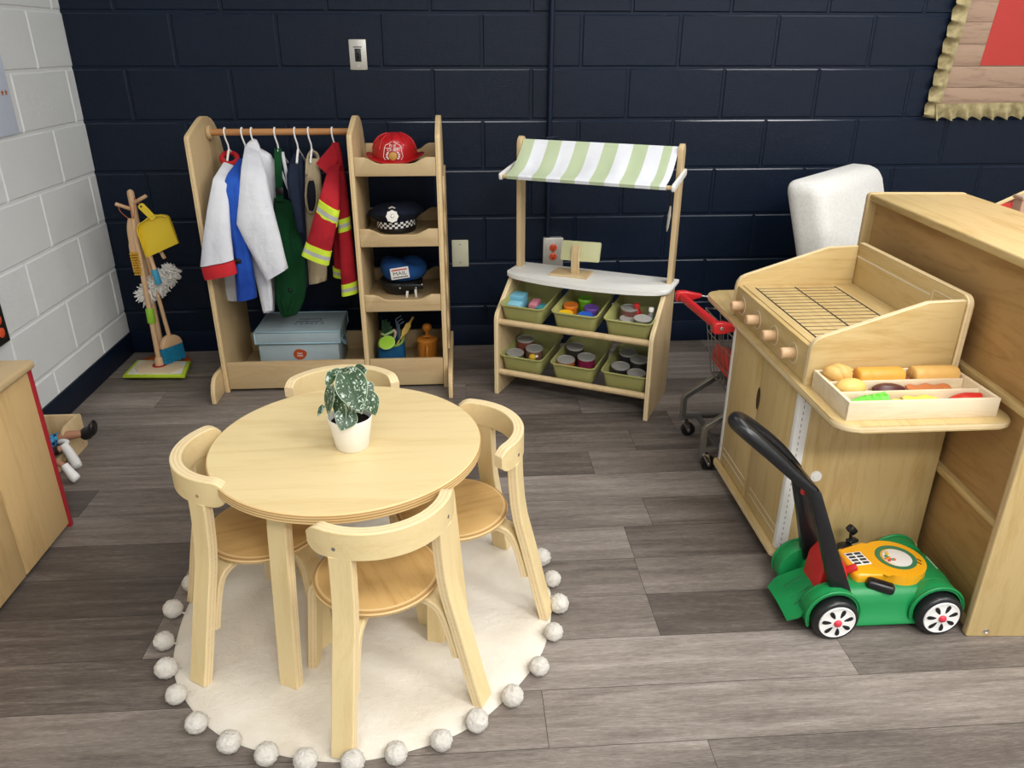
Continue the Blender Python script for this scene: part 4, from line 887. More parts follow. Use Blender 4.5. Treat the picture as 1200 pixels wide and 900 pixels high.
bottle(763, 360, .130, '8b8b88', 'f2f2f0', 'grey toy bottle with white cap in the rightmost upper tub', .016, (R(4), 0))
for u, v, b, c, nm in ((669, 356, .122, 'e07b26', 'orange'), (663, 365.5, .070, 'f0c020', 'yellow'), (686, 348.5, .178, '76b82a', 'green'), (693, 359, .128, '6b47a0', 'purple'), (686, 367.5, .074, '2c62c8', 'blue')):
    p, fz = stallpt(u, v, b); h = min(max(p.z-fz, .034), .05); t = thing('lidded_pot', 'small %s lidded pot in the middle upper tub' % nm, 'pot', p-V((0, 0, h)), 0, 'bright pots in the stall tub'); M = ROOT[t.name] @ Matrix.Rotation(LT, 4, 'X')
    m = plain('pot_'+nm, c, .38); part(t, 'pot_body', MB().lathe([(.0001, 0), (.0235, 0), (.0255, h-.010), (.0001, h-.010)], 28, M), m, ang=50)
    part(t, 'lid', MB().lathe([(.0275, h-.014), (.0285, h-.012), (.0285, h-.002), (.027, h), (.024, h-.0015), (.0001, h-.0005)], 32, M), m, ang=45)
def carton(u, v, z, d, rz, col, label, tilt=0, gable=False, stripe=None):
    p, fz = stallpt(u, v, z); d = (d[0], d[1], min(max(p.z-fz, .02), d[2])); t = thing('toy_carton', label, 'carton', p-V((0, 0, d[2])), rz); Mx = Matrix.Rotation(tilt, 4, 'X')
    q = [(-d[0]/2, 0), (d[0]/2, 0), (d[0]/2, d[2]*.72), (d[0]*.5, d[2]*.74), (0 if not gable else d[0]*.12, d[2]), (0 if not gable else -d[0]*.12, d[2]), (-d[0]*.5, d[2]*.74), (-d[0]/2, d[2]*.72)] if gable else rrect(-d[0]/2, 0, d[0]/2, d[2], .002, 2)
    mb = MB(); mb.prism(q, Mx @ V((0, -d[1]/2, 0)), X, Mx @ Z, Mx @ (Y*d[1]), .0015); m = bpy.data.materials.get('carton_'+col) or plain('carton_'+col, col, .55)
    part(t, 'carton_body', mb, m, True, 35)
    if stripe:
        mb = MB(); mb.prism([(-d[0]*.46, d[2]*.12), (d[0]*.46, d[2]*.12), (d[0]*.46, d[2]*.4), (-d[0]*.46, d[2]*.4)], Mx @ V((0, -d[1]/2-.0003, 0)), X, Mx @ Z, V((0, -.0006, 0))); part(t, 'printed_band', mb, stripe, True, 0)
CRM = plain('cream_print', 'e9e4d4', .6)
carton(609, 343.5, .135, (.058, .050, .055), SA-.05, '7fc4e0', 'pale blue toy carton at the back of the leftmost upper tub', R(10), False, CRM)
carton(604.5, 354, .082, (.056, .038, .038), SA-.05, '8ccbe2', 'pale blue toy egg carton with white print at the front of the leftmost upper tub', R(12), False, CRM)
carton(627, 353, .098, (.030, .062, .030), SA+.05, 'cf7f92', 'pink toy carton in the middle of the leftmost upper tub', R(8), False, plain('mauve_print', '8d77a8', .6))
carton(635, 358, .085, (.030, .05, .022), SA-.2, '3d8c96', 'teal toy carton at the right of the leftmost upper tub', R(6))
# ------------------------------------------------------------------ play grill kitchen
gk = thing('play_grill', 'wooden play grill kitchen with four knobs and drawn grate lines', 'play kitchen', (2.55, -1.49, 0))
FY0, FY1, FX, BXr = -1.742, -1.25, 2.357, 2.742   # near side, far side, front, back
part(gk, 'side_panel', MB().bx((FX+.004, FY0, .062), (BXr, FY0+.016, .526), .0015), GOLD['z'])
part(gk, 'side_panel', MB().bx((FX+.004, FY1-.016, .062), (BXr, FY1, .526), .0015), GOLD['z'])
part(gk, 'back_panel', MB().bx((BXr-.012, FY0+.0165, .062), (BXr, FY1-.0165, .526)), GOLD['z'])
ym = (FY0+FY1)/2
for y0, y1 in ((FY0+.004, ym-.0012), (ym+.0012, FY1-.004)):
    dr = part(gk, 'door', MB().bx((FX-.012, y0, .066), (FX+.003, y1, .520), .0015), GOLD['z'])
    for dx in (0, .022): part(dr, 'floor_line', MB().bx((FX-.0126, y0+.012, .10+dx), (FX-.0118, y1-.03, .1025+dx)), plain('white_line', 'e6dcc6', .6) if y0 < ym-.1 and dx == 0 else bpy.data.materials['white_line'])
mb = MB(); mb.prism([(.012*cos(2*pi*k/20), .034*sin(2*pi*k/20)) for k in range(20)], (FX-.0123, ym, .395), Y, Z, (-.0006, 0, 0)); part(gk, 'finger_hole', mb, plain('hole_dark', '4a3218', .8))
for y_ in (FY0-.0008, FY1-.0175): 
    tr = part(gk, 'corner_trim', MB().bx((FX-.014, y_-.001, .066), (FX+.02, y_+.0165, .5255), .002), WHITE)
    mb = MB()
    for k in range(26): mb.bx((FX-.0002, y_-.0016, .075+k*.017), (FX+.0016, y_-.0004, .083+k*.017))
    part(tr, 'perforations', mb, plain('perforation', '8a8a86', .6) if not bpy.data.materials.get('perforation') else bpy.data.materials['perforation'], ang=0)
part(gk, 'plinth', MB().prism(rrect(FX-.026, FY0-.012, BXr, FY1+.012, .012), (0, 0, .044), X, Y, (0, 0, .0185), .004, 0, 1), [GOLD['y'], PLY])
for x, y in ((FX+.02, FY0+.03), (FX+.02, FY1-.03), (BXr-.03, FY0+.03), (BXr-.03, FY1-.03)): part(gk, 'foot', MB().cyl((x, y, 0), (x, y, .0445), .019, .021, 20, .003), GOLD['z'])
part(gk, 'counter', MB().prism(rrect(2.336, -1.962, BXr, -.955, [.05, .035, .02, .05], 8), (0, 0, .5262), X, Y, (0, 0, .0185), .005, 0, 1, 3), [GOLD['y'], PLY])
CT = .5447
bp = [(2.349, CT), (2.349, .632), (2.3525, .650), (2.362, .664), (2.375, .671), (2.618, .751), (2.708, .754), (2.708, CT)]
for y0 in (-1.745, -1.213): part(gk, 'box_side', MB().prism(bp, (0, y0, 0), X, Z, (0, .018, 0), .003, 0, 1), [GOLD['x'], PLY], ang=35)
bkp = part(gk, 'box_back', MB().prism(rrect(-1.748, CT, -1.192, .764, [0, 0, .02, .02]), (2.7085, 0, 0), Y, Z, (.018, 0, 0), .004, 0, 1), [GOLD['y'], PLY])
part(gk, 'control_panel', MB().bx((2.354, -1.727, CT), (2.368, -1.213, .639), .002), GOLD['y'])
cb = part(gk, 'cooktop', MB().bx((2.3685, -1.727, .625), (2.708, -1.213, .641), .0015), GOLD['y'])
mb = MB(); LINE = plain('grate_print', '23201f', .6)
for x in (2.395, 2.515, 2.637): mb.bx((x-.0022, -1.708, .6405), (x+.0022, -1.247, .6418))
for k in range(17):
    y = -1.70+.0277*k; mb.bx((2.393, y-.0013, .6405), (2.639, y+.0013, .6416))
part(cb, 'grate_lines', mb, LINE, ang=0)
for k, y in enumerate((-1.265, -1.392, -1.518, -1.645)):
    kn = part(gk, 'knob', MB().lathe([(.0001, .034), (.0115, .034), (.0145, .031), (.0145, .0), (.0001, 0)], 24, Matrix.Translation((2.354, y, .592)) @ Matrix.Rotation(-pi/2, 4, 'Y')), PEG, ang=40)
    part(kn, 'printed_ring', MB().tube([(2.3537, y+.026*cos(R(a)), .592+.026*sin(R(a))) for a in range(0, 360, 12)], .0011, 6, closed=True), bpy.data.materials['white_line'], ang=80)
part(bkp, 'printed_line', MB().bx((2.7077, -1.60, .7215), (2.7086, -1.20, .7265)), bpy.data.materials['white_line'])
mb = MB(); mb.tube([V((2.708, -1.655+p[0], .718+p[1])) for p in rrect(-.045, -.022, .045, .022, .008)], .0011, 6, closed=True); mb.tube([V((2.708, -1.655+.012*cos(R(a)), .718+.008*sin(R(a)))) for a in range(0, 360, 20)], .001, 6, closed=True)
part(bkp, 'printed_dial', mb, bpy.data.materials['white_line'], ang=80)
part(gk, 'cable_plug', MB().lathe([(.0001, .006), (.009, .006), (.0105, .004), (.0145, .004), (.0155, 0), (.0001, 0)], 24, Matrix.Translation((2.421, FY0-.0003, .287)) @ Matrix.Rotation(pi/2, 4, 'X')), WHITE, ang=40)
# ------------------------------------------------------------------ food tray on the counter
ft = thing('food_tray', 'pale pine tray with three compartments of toy food on the grill counter', 'tray', (2.53, -1.85, CT))
tx0, tx1, ty0, ty1, tz1 = 2.362, 2.708, -1.935, -1.752, .590
part(ft, 'tray_base', MB().bx((tx0+.008, ty0+.008, CT+.001), (tx1-.008, ty1-.008, CT+.0165)), PINE)
for y0 in (ty0, ty1-.008): part(ft, 'tray_side', MB().bx((tx0, y0, CT), (tx1, y0+.008, tz1), .001), PINE)
for x0 in (tx0, tx1-.008): part(ft, 'tray_side', MB().bx((x0, ty0+.0083, CT), (x0+.008, ty1-.0083, tz1), .001), PINE)
for y0 in (-1.871, -1.812): part(ft, 'divider', MB().bx((tx0+.0083, y0, CT+.017), (tx1-.0083, y0+.006, tz1-.006), .001), PINE)
FZ = CT+.017
def food(name, label, cat, p): return thing(name, label, cat, p)
BUNC = plain('bun_crust', 'e3b56a', .4, .4, 0, .15, 30); BRD = plain('bread_tan', 'dba85e', .45, .4, 0, .12, 40)
t = food('toy_bun', 'plaited toy bun at the left end of the rear tray row', 'bun', (2.405, -1.783, FZ))
mb = MB()
for s in (-1, 1): mb.tube([(2.378+.055*k/10, -1.783+.010*s*cos(k*.9), FZ+.024+.006*s*sin(k*.9)+.008*sin(pi*k/10)) for k in range(11)], [.008]+[.0145+.004*sin(pi*k/10) for k in range(1, 10)]+[.008], 12)
mb.ball((2.405, -1.783, FZ+.018), (.033, .020, .0175), 20, 12); part(t, 'bun', mb, BUNC, ang=80)
t = food('toy_bun', 'round golden toy bun at the left end of the middle tray row', 'bun', (2.412, -1.839, FZ)); part(t, 'bun', MB().ball((2.412, -1.839, FZ+.021), (.036, .0235, .0205), 24, 14), plain('golden_bun', 'e6c26e', .38, .4, 0, .1, 25), ang=80)
def roll(x0, x1, col, label, r=.0215):
    t = food('toy_bread', label, 'bread', ((x0+x1)/2, -1.783, FZ)); zc = FZ+r+.004
    n_ = 28; prs = []
    for x, k in ((x0, .86), (x0+.004, .97), (x0+.026, 1.0), (x0+.029, .95), (x0+.033, .98), (x1-.006, .98), (x1, .9)):
        prs.append([V((x, -1.783+r*k*1.05*(abs(cos(2*pi*i/n_))**.8)*(1 if cos(2*pi*i/n_) > 0 else -1), zc+r*k*(abs(sin(2*pi*i/n_))**.8)*(1 if sin(2*pi*i/n_) > 0 else -1)-.0035)) for i in range(n_)])
    part(t, 'loaf', MB().loft(prs), plain('loaf_'+col, col, .42, .4, 0, .1, 25), ang=60); return t
roll(2.452, 2.562, 'e6a848', 'orange-tan toy bread loaf in the middle of the rear tray row')
roll(2.588, 2.696, 'e4b568', 'light tan toy bread loaf at the right end of the rear tray row')
t = food('toy_sausage', 'small brown toy sausage end between the two bread loaves', 'sausage', (2.5735, -1.783, FZ)); part(t, 'sausage', MB().tube(spline([(2.573, -1.80, FZ+.0125), (2.5735, -1.783, FZ+.0125), (2.573, -1.766, FZ+.0125)], 4), [.006, .0085, .0095, .0100, .0100, .0100, .0095, .0085, .006], 14), plain('sausage', '7a3f22', .4), ang=80)
t = food('toy_patty', 'dark brown toy aubergine slice in the middle tray row', 'toy food', (2.505, -1.841, FZ)); part(t, 'slice', MB().ball((2.505, -1.838, FZ+.012), (.040, .022, .0115), 26, 12, Matrix.Rotation(R(8), 3, 'X')), plain('aubergine', '4a2122', .3, .5), ang=80)
t = food('toy_meat_slice', 'orange brown toy meat slice at the right of the middle tray row', 'toy food', (2.605, -1.84, FZ))
def wav(x0, L, y0, W, z0, am, f1, th): return lambda u, v: (x0+L*u, y0+W*(v-.5)*(1-.25*abs(2*u-1)**3), z0+th+am*sin(f1*u*6.28)*(.4+v)+am*.8*sin(9*v))
part(t, 'slice', MB().grid(wav(2.553, .105, -1.838, .045, FZ+.008, .0018, 2.5, .004), 26, 8, .005), plain('meat', 'c2733f', .5), ang=60)
t = food('toy_lettuce', 'bright green toy lettuce leaf in the front tray row', 'toy food', (2.43, -1.9, FZ))
part(t, 'leaf', MB().grid(lambda u, v: (2.378+.095*u, -1.9+.044*(v-.5)*min(1, .25+1.6*u), FZ+.006+.020*u**.7*(.3+v*.7)+.0032*sin(v*14+u*5)*u+.001*sin(u*40)), 26, 18, .003), plain('lettuce', '5fc32e', .4), ang=60)
part(t, 'under_leaf', MB().grid(lambda u, v: (2.376+.10*u, -1.903+.040*(v-.5), FZ+.004+.010*u+.0022*sin(v*11+u*8)), 20, 12, .0025), bpy.data.materials['lettuce'], ang=60)
t = food('toy_cheese', 'yellow toy cheese slices in the front tray row', 'toy food', (2.53, -1.9, FZ)); CHZ = plain('cheese', 'f0d24e', .4)
for k in range(2): part(t, 'slice', MB().grid(wav(2.482+.030*k, .082, -1.902+.004*k, .044, FZ+.003+.0055*k, .0016, 1.4+.4*k, .003), 20, 8, .003), CHZ, ang=60)
t = food('toy_tomato_slice', 'red toy tomato wedge at the right end of the front tray row', 'toy food', (2.655, -1.9, FZ))
part(t, 'wedge', MB().loft([[V((2.617+.068*k/9, -1.9+(.006+.016*sin(pi*(k+.6)/10.2))*cos(2*pi*i/18), FZ+.011+.0035*k/9+(.003+.0085*min(1, k/5))*sin(2*pi*i/18))) for i in range(18)] for k in range(10)]), plain('tomato', 'cf2c26', .3), ang=60)
# ------------------------------------------------------------------ tall shelf unit seen from behind
UR = R(-3.8); uo = V((2.713, -2.031, 0)); UM = Matrix.Translation(uo) @ Matrix.Rotation(UR, 4, 'Z')
su = thing('shelf_unit', 'tall golden plywood shelf unit seen from behind at the right edge', 'shelf', uo, UR)
UL_, UD, UH = .965, .305, .888     # length along y, depth along x, height
for y0 in (0, UL_-.022): part(su, 'end_panel', MB().prism(rrect(0, 0, UD, UH, [.006, .006, .012, .012], 4), (0, y0, 0), X, Z, (0, .022, 0), .004, 0, 1), [GOLD['z'], PLYD], True, 35)
part(su, 'top_board', MB().bx((.004, .0225, UH-.024), (UD-.002, UL_-.0225, UH-.002), .005, seg=3), GOLD['y'], True, 35)
for z0, z1 in ((.018, .288), (.306, .566), (.586, .863)): part(su, 'back_panel', MB().bx((.028, .0225, z0), (.040, UL_-.0225, z1)), [wood('back_ply', 'b8935f', '9f7a48', 'y', .45, 2.2)] if z0 < .1 else [bpy.data.materials['back_ply']], True, 35)
for z in (.288, .566): part(su, 'shelf', MB().bx((.012, .0225, z), (UD-.004, UL_-.0225, z+.0195), .003), [GOLD['y']], True, 35)
part(su, 'shelf', MB().bx((.012, .0225, .002), (UD-.004, UL_-.0225, .018), .003), [GOLD['y']], True, 35)
for x, z in ((.072, .335), (.045, .018), (.048, .60)): part(su, 'bolt', MB().lathe([(.0001, .0012), (.0035, .0012), (.0045, .0022), (.0062, .0022), (.007, 0)], 20, Matrix.Translation((x, 0, z)) @ Matrix.Rotation(pi/2, 4, 'X')), CHROME, True)
# ------------------------------------------------------------------ white armchair behind it
AC = V((3.194, -.488, 0)); AR = R(44)
BOU = NT('boucle', .95, .15, 0, 'e8e8e4'); _v = BOU.obj(); BOU.bump(BOU.noise(_v, 170, 4, .75), .5, .006); BOU.col(BOU.ramp(BOU.noise(_v, 90, 3), [(.3, 'dcdcd8'), (.6, 'e6e6e2')])); BOU = BOU.m
ac = thing('boucle_armchair', 'white boucle armchair behind the tall shelf unit by the navy wall', 'armchair', AC, AR)
def cushion(lo, hi, r, nx=8):
    mb = MB(); mb.bx(lo, hi, r, seg=6); return mb
mb = cushion((-.336, -.06, .10), (.336, .095, .834), .05)
for v_ in mb.bm.verts: v_.co.y += max(0, v_.co.z-.235)*.36
part(ac, 'backrest', mb, BOU, True, 80)
part(ac, 'seat', cushion((-.275, -.225, .14), (.275, -.061, .36), .04), BOU, True, 80)
for s in (-1, 1): part(ac, 'armrest', cushion((s*.277 if s > 0 else -.336, -.225, .10), (.336 if s > 0 else s*.277, -.061, .50), .028), BOU, True, 80)
for x in (-.28, .28):
    for y in (-.19, .04): part(ac, 'foot', MB().cyl((x, y, 0), (x, y, .101), .016, .022, 16), BLACK, True)
# ------------------------------------------------------------------ dollhouse with red roof
rx, rz_, RS = 3.50, .866, .47; HY0, HY1 = -1.255, -.862
dh = thing('dollhouse', 'dollhouse with red scalloped roof and chimney behind the tall shelf unit', 'dollhouse', (rx, (HY0+HY1)/2, 0))
def roofz(x): return rz_-RS*abs(x-rx)
for s in (-1, 1):
    d = V((s*1, 0, -RS)).normalized(); nn = V((s*RS, 0, 1)).normalized()
    part(dh, 'roof_board', MB().prism([(0, HY0+.008), (.44, HY0+.008), (.44, HY1), (0, HY1)], V((rx, 0, rz_))-nn*.010, d, Y, nn*.008, .002), bpy.data.materials.get('roof_gap') or plain('roof_gap', '6a1b17', .6))
    mb = MB(); q = .0215
    for i in range(13):
        for j in range(10):
            a0 = .018+i*q*1.5; b0 = HY0+.03+j*q*1.732+(q*.866 if i % 2 else 0)
            if a0 > .42 or b0 > HY1-.022: continue
            mb.prism([(q*.95*cos(R(60*k)), q*.95*sin(R(60*k))) for k in range(6)], V((rx, 0, rz_))+d*a0+Y*b0-nn*.0019, d, Y, nn*.004, .0008, seg=1)
    part(dh, 'roof_tiles', mb, plain('roof_red', 'cf3a32', .5) if s < 0 else bpy.data.materials['roof_red'], ang=30)
    for y0 in (HY0-.003, HY1): part(dh, 'barge_board', MB().prism([(-.0, -.012), (.45, -.012), (.45, .006), (0, .006)], V((rx, y0, rz_)), d, nn, (0, .011, 0), .002), BIR['x'])
part(dh, 'chimney', MB().bx((3.336, -1.007, .75), (3.378, -.965, .854), .003), plain('chimney_tan', 'b39d84', .6)); part(dh, 'chimney_cap', MB().bx((3.332, -1.011, .845), (3.382, -.961, .856), .002), plain('chimney_cap_tan', 'b8a389', .6))
hp = [(rx-.34, .0), (rx+.34, 0), (rx+.34, roofz(rx+.34)-.022), (rx, rz_-.022), (rx-.34, roofz(rx-.34)-.022)]
for y0 in (HY0+.02, HY1-.02): part(dh, 'gable_wall', MB().prism(hp, (0, y0, 0), X, Z, (0, .011, 0), .001), STALLW)
for x0 in (rx-.34, rx+.328): part(dh, 'side_wall', MB().bx((x0, HY0+.032, 0), (x0+.012, HY1-.021, roofz(rx-.34)-.026)), STALLW)
part(dh, 'upper_floor', MB().bx((rx-.327, HY0+.032, .36), (rx+.327, HY1-.021, .372)), STALLW)
# ------------------------------------------------------------------ left play cabinet, red board, doll bed
lc = thing('play_cabinet', 'golden wooden play cabinet against the grey wall at the left edge', 'cabinet', (.18, -1.85, 0))
part(lc, 'cabinet_body', MB().bx((.006, -2.35, .012), (.335, -1.421, .503), .002), GOLD['z'])
for y0, y1 in ((-1.663, -1.422), (-1.995, -1.667), (-2.35, -1.999)): part(lc, 'door', MB().bx((.3355, y0, .014), (.351, y1, .500), .002), wood('cab_front', 'd0b07c', 'bc9a68', 'z', .42) if y0 > -1.7 else bpy.data.materials['cab_front'])
part(lc, 'top_board', MB().bx((.004, -2.36, .5035), (.368, -1.404, .5275), .009, seg=4), TAN['y'])
part(lc, 'base', MB().bx((.012, -2.34, 0), (.325, -1.44, .0125)), BLACK)
rb = thing('red_board', 'thin red painted board standing against the end of the left cabinet', 'board', (.18, -1.405, 0)); part(rb, 'board', MB().bx((.012, -1.4205, 0), (.354, -1.4055, .4995), .002), plain('red_lacquer', 'a31f2e', .4))
bd_ = thing('doll_bed', 'small wooden doll bed with rounded end board beside the grey wall', 'doll bed', (.1, -1.1, 0))
part(bd_, 'back_board', MB().bx((.012, -.912, .006), (.168, -.90, .122), .002), STALLW)
part(bd_, 'end_board', MB().prism(rrect(-1.035, 0, -.90, .124, [.004, .004, .006, .03], 6), (.1685, 0, 0), Y, Z, (.012, 0, 0), .003), STALLW)
part(bd_, 'front_board', MB().bx((.1685, -1.36, .006), (.1805, -1.06, .052), .003), STALLW); part(bd_, 'bed_base', MB().bx((.012, -1.36, .012), (.168, -.9125, .024)), STALLW)
for x, y in ((.03, -.92), (.03, -1.33)): part(bd_, 'foot', MB().bx((x-.012, y-.012, 0), (x+.012, y+.012, .0125)), STALLW)
SKIN = plain('doll_skin', 'a8785c', .55); PLAID = NT('plaid', .8, .2); _c = PLAID.n('ShaderNodeTexChecker'); PLAID.l(PLAID.obj((1, 1, 1), rot=(.3, .5, .2)), _c.inputs['Vector']); _c.inputs['Scale'].default_value = 75; _c.inputs['Color1'].default_value = lin('1f3a66'); _c.inputs['Color2'].default_value = lin('4aa3cf'); PLAID.col(_c.outputs['Color']); PLAID = PLAID.m
def skin(name, pts, par, mat, n=12): return part(par, name, MB().tube(spline([p for p, r in pts], 4), sum([[pts[i][1]+(pts[min(i+1, len(pts)-1)][1]-pts[i][1])*k/4 for k in range(4)] for i in range(len(pts)-1)], [])+[pts[-1][1]], n), mat, ang=80)
d1 = thing('toy_doll', 'doll in blue plaid shorts and black shoes lying in the doll bed', 'doll', (.1, -1.05, .03))
def meta_body(par, chains, mat, name='doll_body'):
    me = bpy.data.meshes.new(name); vs, es, rr = [], [], []
    idx = {}
    for ch in chains:
        prev = None
        for p, r in ch:
            k = tuple(round(c, 4) for c in p)
            if k not in idx: idx[k] = len(vs); vs.append(p); rr.append(r)
            if prev is not None: es.append((prev, idx[k]))
            prev = idx[k]
    me.from_pydata(vs, es, []); o = bpy.data.objects.new(name, me); COL.objects.link(o)
    m = o.modifiers.new('s', 'SKIN'); m.use_smooth_shade = True; m2 = o.modifiers.new('ss', 'SUBSURF'); m2.levels = m2.render_levels = 2
    if not me.skin_vertices: me.attributes.new if False else None
    sv = me.skin_vertices[0].data if me.skin_vertices else None
    if sv:
        for i, r in enumerate(rr): sv[i].radius = (r, r)
        sv[0].use_root = True
    dg = bpy.context.evaluated_depsgraph_get(); nm = bpy.data.meshes.new_from_object(o.evaluated_get(dg)); bpy.data.objects.remove(o)
    nm.transform(ROOT[par.name].inverted()); nm.materials.clear(); nm.materials.append(mat); nm.shade_smooth()
    ob = bpy.data.objects.new(name, nm); COL.objects.link(ob); ob.parent = par; return ob
pel = (.105, -1.05, .058); ch = (.06, -1.17, .062); nk = (.045, -1.215, .066); hd = (.032, -1.258, .068)
kn = (.175, -1.020, .098); an = (.232, -1.008, .098); kn2 = (.13, -.985, .06); an2 = (.14, -.935, .05)
meta_body(d1, [[(pel, .026), (ch, .028), (nk, .011), (hd, .030)], [(pel, .026), ((.12, -1.035, .07), .0195), (kn, .0175), (an, .0125), ((.25, -1.0, .10), .012)], [(pel, .026), (kn2, .016), (an2, .0105)],
    [(ch, .028), ((.085, -1.195, .07), .011), ((.11, -1.15, .06), .009), ((.115, -1.115, .055), .0075)], [(ch, .028), ((.035, -1.15, .07), .011), ((.03, -1.10, .06), .009)]], SKIN)
skin('shorts', [((.095, -1.062, .060), .028), ((.118, -1.042, .072), .0245), ((.145, -1.030, .086), .0215), ((.160, -1.025, .092), .0212)], d1, PLAID); skin('shirt', [(pel, .0285), ((.085, -1.11, .06), .032), (ch, .031), ((.05, -1.20, .064), .018)], d1, plain('doll_shirt', '14161c', .8))
part(d1, 'shoe', MB().loft([[V((.240+dx*1.4, -1.004+1.3*r*cos(2*pi*i/16), .100+dz*1.5+1.3*r*1.15*sin(2*pi*i/16))) for i in range(16)] for dx, dz, r in ((-.012, -.004, .011), (-.004, -.003, .0155), (.008, .001, .0165), (.014, .008, .018), (.020, .012, .018), (.023, .013, .015))]), BLACK, ang=60)
part(d1, 'shoe', MB().ball((.142, -.932, .055), (.014, .022, .016), 14, 10), BLACK, ang=80)
skin('hair', [((.028, -1.262, .078), .029), ((.022, -1.275, .070), .028), ((.02, -1.28, .06), .02)], d1, plain('doll_hair', '2a1d14', .7))
WH = fabric('white_felt', 'f2f2f0', .8)
d2 = thing('toy_doll', 'toy doll with white boots and tan legs hanging over the doll bed edge', 'doll', (.2, -1.12, .03)); 
pel = (.10, -1.18, .05); 
meta_body(d2, [[(pel, .024), ((.06, -1.25, .06), .026), ((.045, -1.285, .062), .010), ((.035, -1.32, .064), .027)], [(pel, .024), ((.165, -1.10, .078), .014), ((.198, -1.075, .085), .011), ((.222, -1.085, .035), .010)], [(pel, .024), ((.17, -1.16, .075), .014), ((.215, -1.155, .07), .011), ((.25, -1.165, .03), .010)],
    [((.06, -1.25, .06), .026), ((.09, -1.27, .07), .010), ((.11, -1.24, .065), .008)]], SKIN)
skin('black_trousers', [(pel, .0265), ((.14, -1.135, .07), .019), ((.165, -1.10, .078), .0165), ((.185, -1.09, .082), .0155)], d2, BLACK)
skin('white_boot', [((.192, -1.074, .094), .013), ((.202, -1.076, .078), .015), ((.219, -1.083, .045), .016), ((.228, -1.088, .022), .0165), ((.232, -1.092, .016), .013)], d2, WH)
skin('white_boot', [((.228, -1.158, .064), .012), ((.240, -1.162, .045), .0135), ((.256, -1.168, .022), .016), ((.264, -1.171, .016), .0135)], d2, WH)
part(d2, 'white_cuff', MB().tube(spline([(.175, -1.055, .093), (.190, -1.062, .099), (.207, -1.07, .100)], 4), .0085, 10), WH, ang=80)
# ------------------------------------------------------------------ toy lawn mower
GRN = plain('mower_green', '178a4a', .38, .5, 0, .05); YEL = plain('mower_yellow', 'f2ac1e', .25, .5); RDP = plain('mower_red', 'cf2a2c', .3); BLK = plain('mower_black', '16171a', .3, .5); DKG = plain('window_green', '3f7a55', .2)
mw = thing('toy_lawn_mower', 'green toy lawn mower with yellow engine and black handle beside the play grill', 'toy mower', (2.52, -1.895, 0))
yc = -1.894
def plan(x0, x1, hw, r): return rrect(x0, yc-hw, x1, yc+hw, [r*.5, r, r, r*.5], 8)
mb = MB(); mb.loft([[V((x, y, z)) for x, y in plan(a, b, h, r)] for a, b, h, r, z in
    ((2.372, 2.722, .104, .06, .024), (2.366, 2.728, .110, .062, .024), (2.366, 2.728, .110, .062, .032), (2.372, 2.722, .104, .060, .038), (2.376, 2.716, .098, .06, .075), (2.382, 2.706, .094, .06, .095), (2.392, 2.694, .084, .055, .108), (2.41, 2.67, .066, .05, .114))])
part(mw, 'deck', mb, GRN, ang=50)
def wheel(x, s):
    yo = yc+s*.128; My = Matrix.Translation((x, yo, .056)) @ Matrix.Rotation(-s*pi/2, 4, 'X')
    w_ = part(mw, 'wheel', MB().lathe([(.02, -.044), (.048, -.044), (.0545, -.040), (.056, -.034), (.056, -.010), (.0545, -.003), (.050, .0015), (.0455, .002), (.043, .000), (.02, -.004)], 44, My), BLK, ang=45)
    h = part(w_, 'hub', MB().lathe([(.0435, -.002), (.0440, .003), (.0425, .0045), (.040, .003), (.026, .005), (.0001, .0055)], 44, My), WHITE, ang=50)
    mb = MB()
    for k in range(7):
        a = 2*pi*k/7+.35; d = V((cos(a), sin(a), 0)); e = Z.cross(d)
        o = My @ (d*.0265+V((0, 0, .0038))); R3 = My.to_3x3()
        mb.prism([(p[0]*.0115, p[1]*(.0050+.0018*p[0])) for p in [(cos(2*pi*q/14), sin(2*pi*q/14)) for q in range(14)]], o, R3 @ d, R3 @ e, R3 @ Z*.0016)
    part(h, 'spoke_hole', mb, BLK, ang=0)
    part(h, 'cap', MB().lathe([(.0095, .004), (.0095, .008), (.007, .011), (.0001, .0125)], 20, My), plain('hub_red', 'd8384a', .3), ang=60)
    # fender: band over the tyre and a cheek on the inner side
    n_ = 16; A = [R(-28+(236)*k/n_) for k in range(n_+1)]
    po = [(.066*cos(a), .066*sin(a)) for a in A]; pi_ = [(.0605*cos(a), .0605*sin(a)) for a in A[::-1]]
    y0 = yo-s*.020
    mb = MB(); mb.prism(po+pi_, (x, y0, .060), X, Z, (0, -s*.038, 0), .002); 
    ch_ = [(.066*cos(a), .066*sin(a)) for a in A]
    mb.prism(ch_, (x, y0-s*.036, .060), X, Z, (0, -s*.006, 0), .002)
    mb.tube([V((x+.0655*cos(a), y0-s*.001, .060+.0655*sin(a))) for a in A], .0036, 8)
    part(mw, 'fender', mb, GRN, ang=50)
for s in (-1, 1):
    for x in (2.388, 2.644): wheel(x, s)
def flap(u, v):
    x = 2.392-.102*u; half = (.052+.030*u)*(1-.25*max(0, u-.75)*4*abs(2*v-1)); y = -1.905+(v-.5)*2*half-.012*u
    return (x, y, .088-.052*u-.010*u*u+.004*(1-abs(2*v-1)))
part(mw, 'rear_flap', MB().grid(flap, 14, 12, .006), GRN, ang=50)
mb = MB()
for k in range(4):
    y = -1.945+.022*k; mb.tube([(2.362-.003, y, .0785), (2.315, y-.006, .0515)], .0022, 6)
part(mw, 'flap_groove', mb, plain('groove_green', '0e5a30', .5), ang=80)
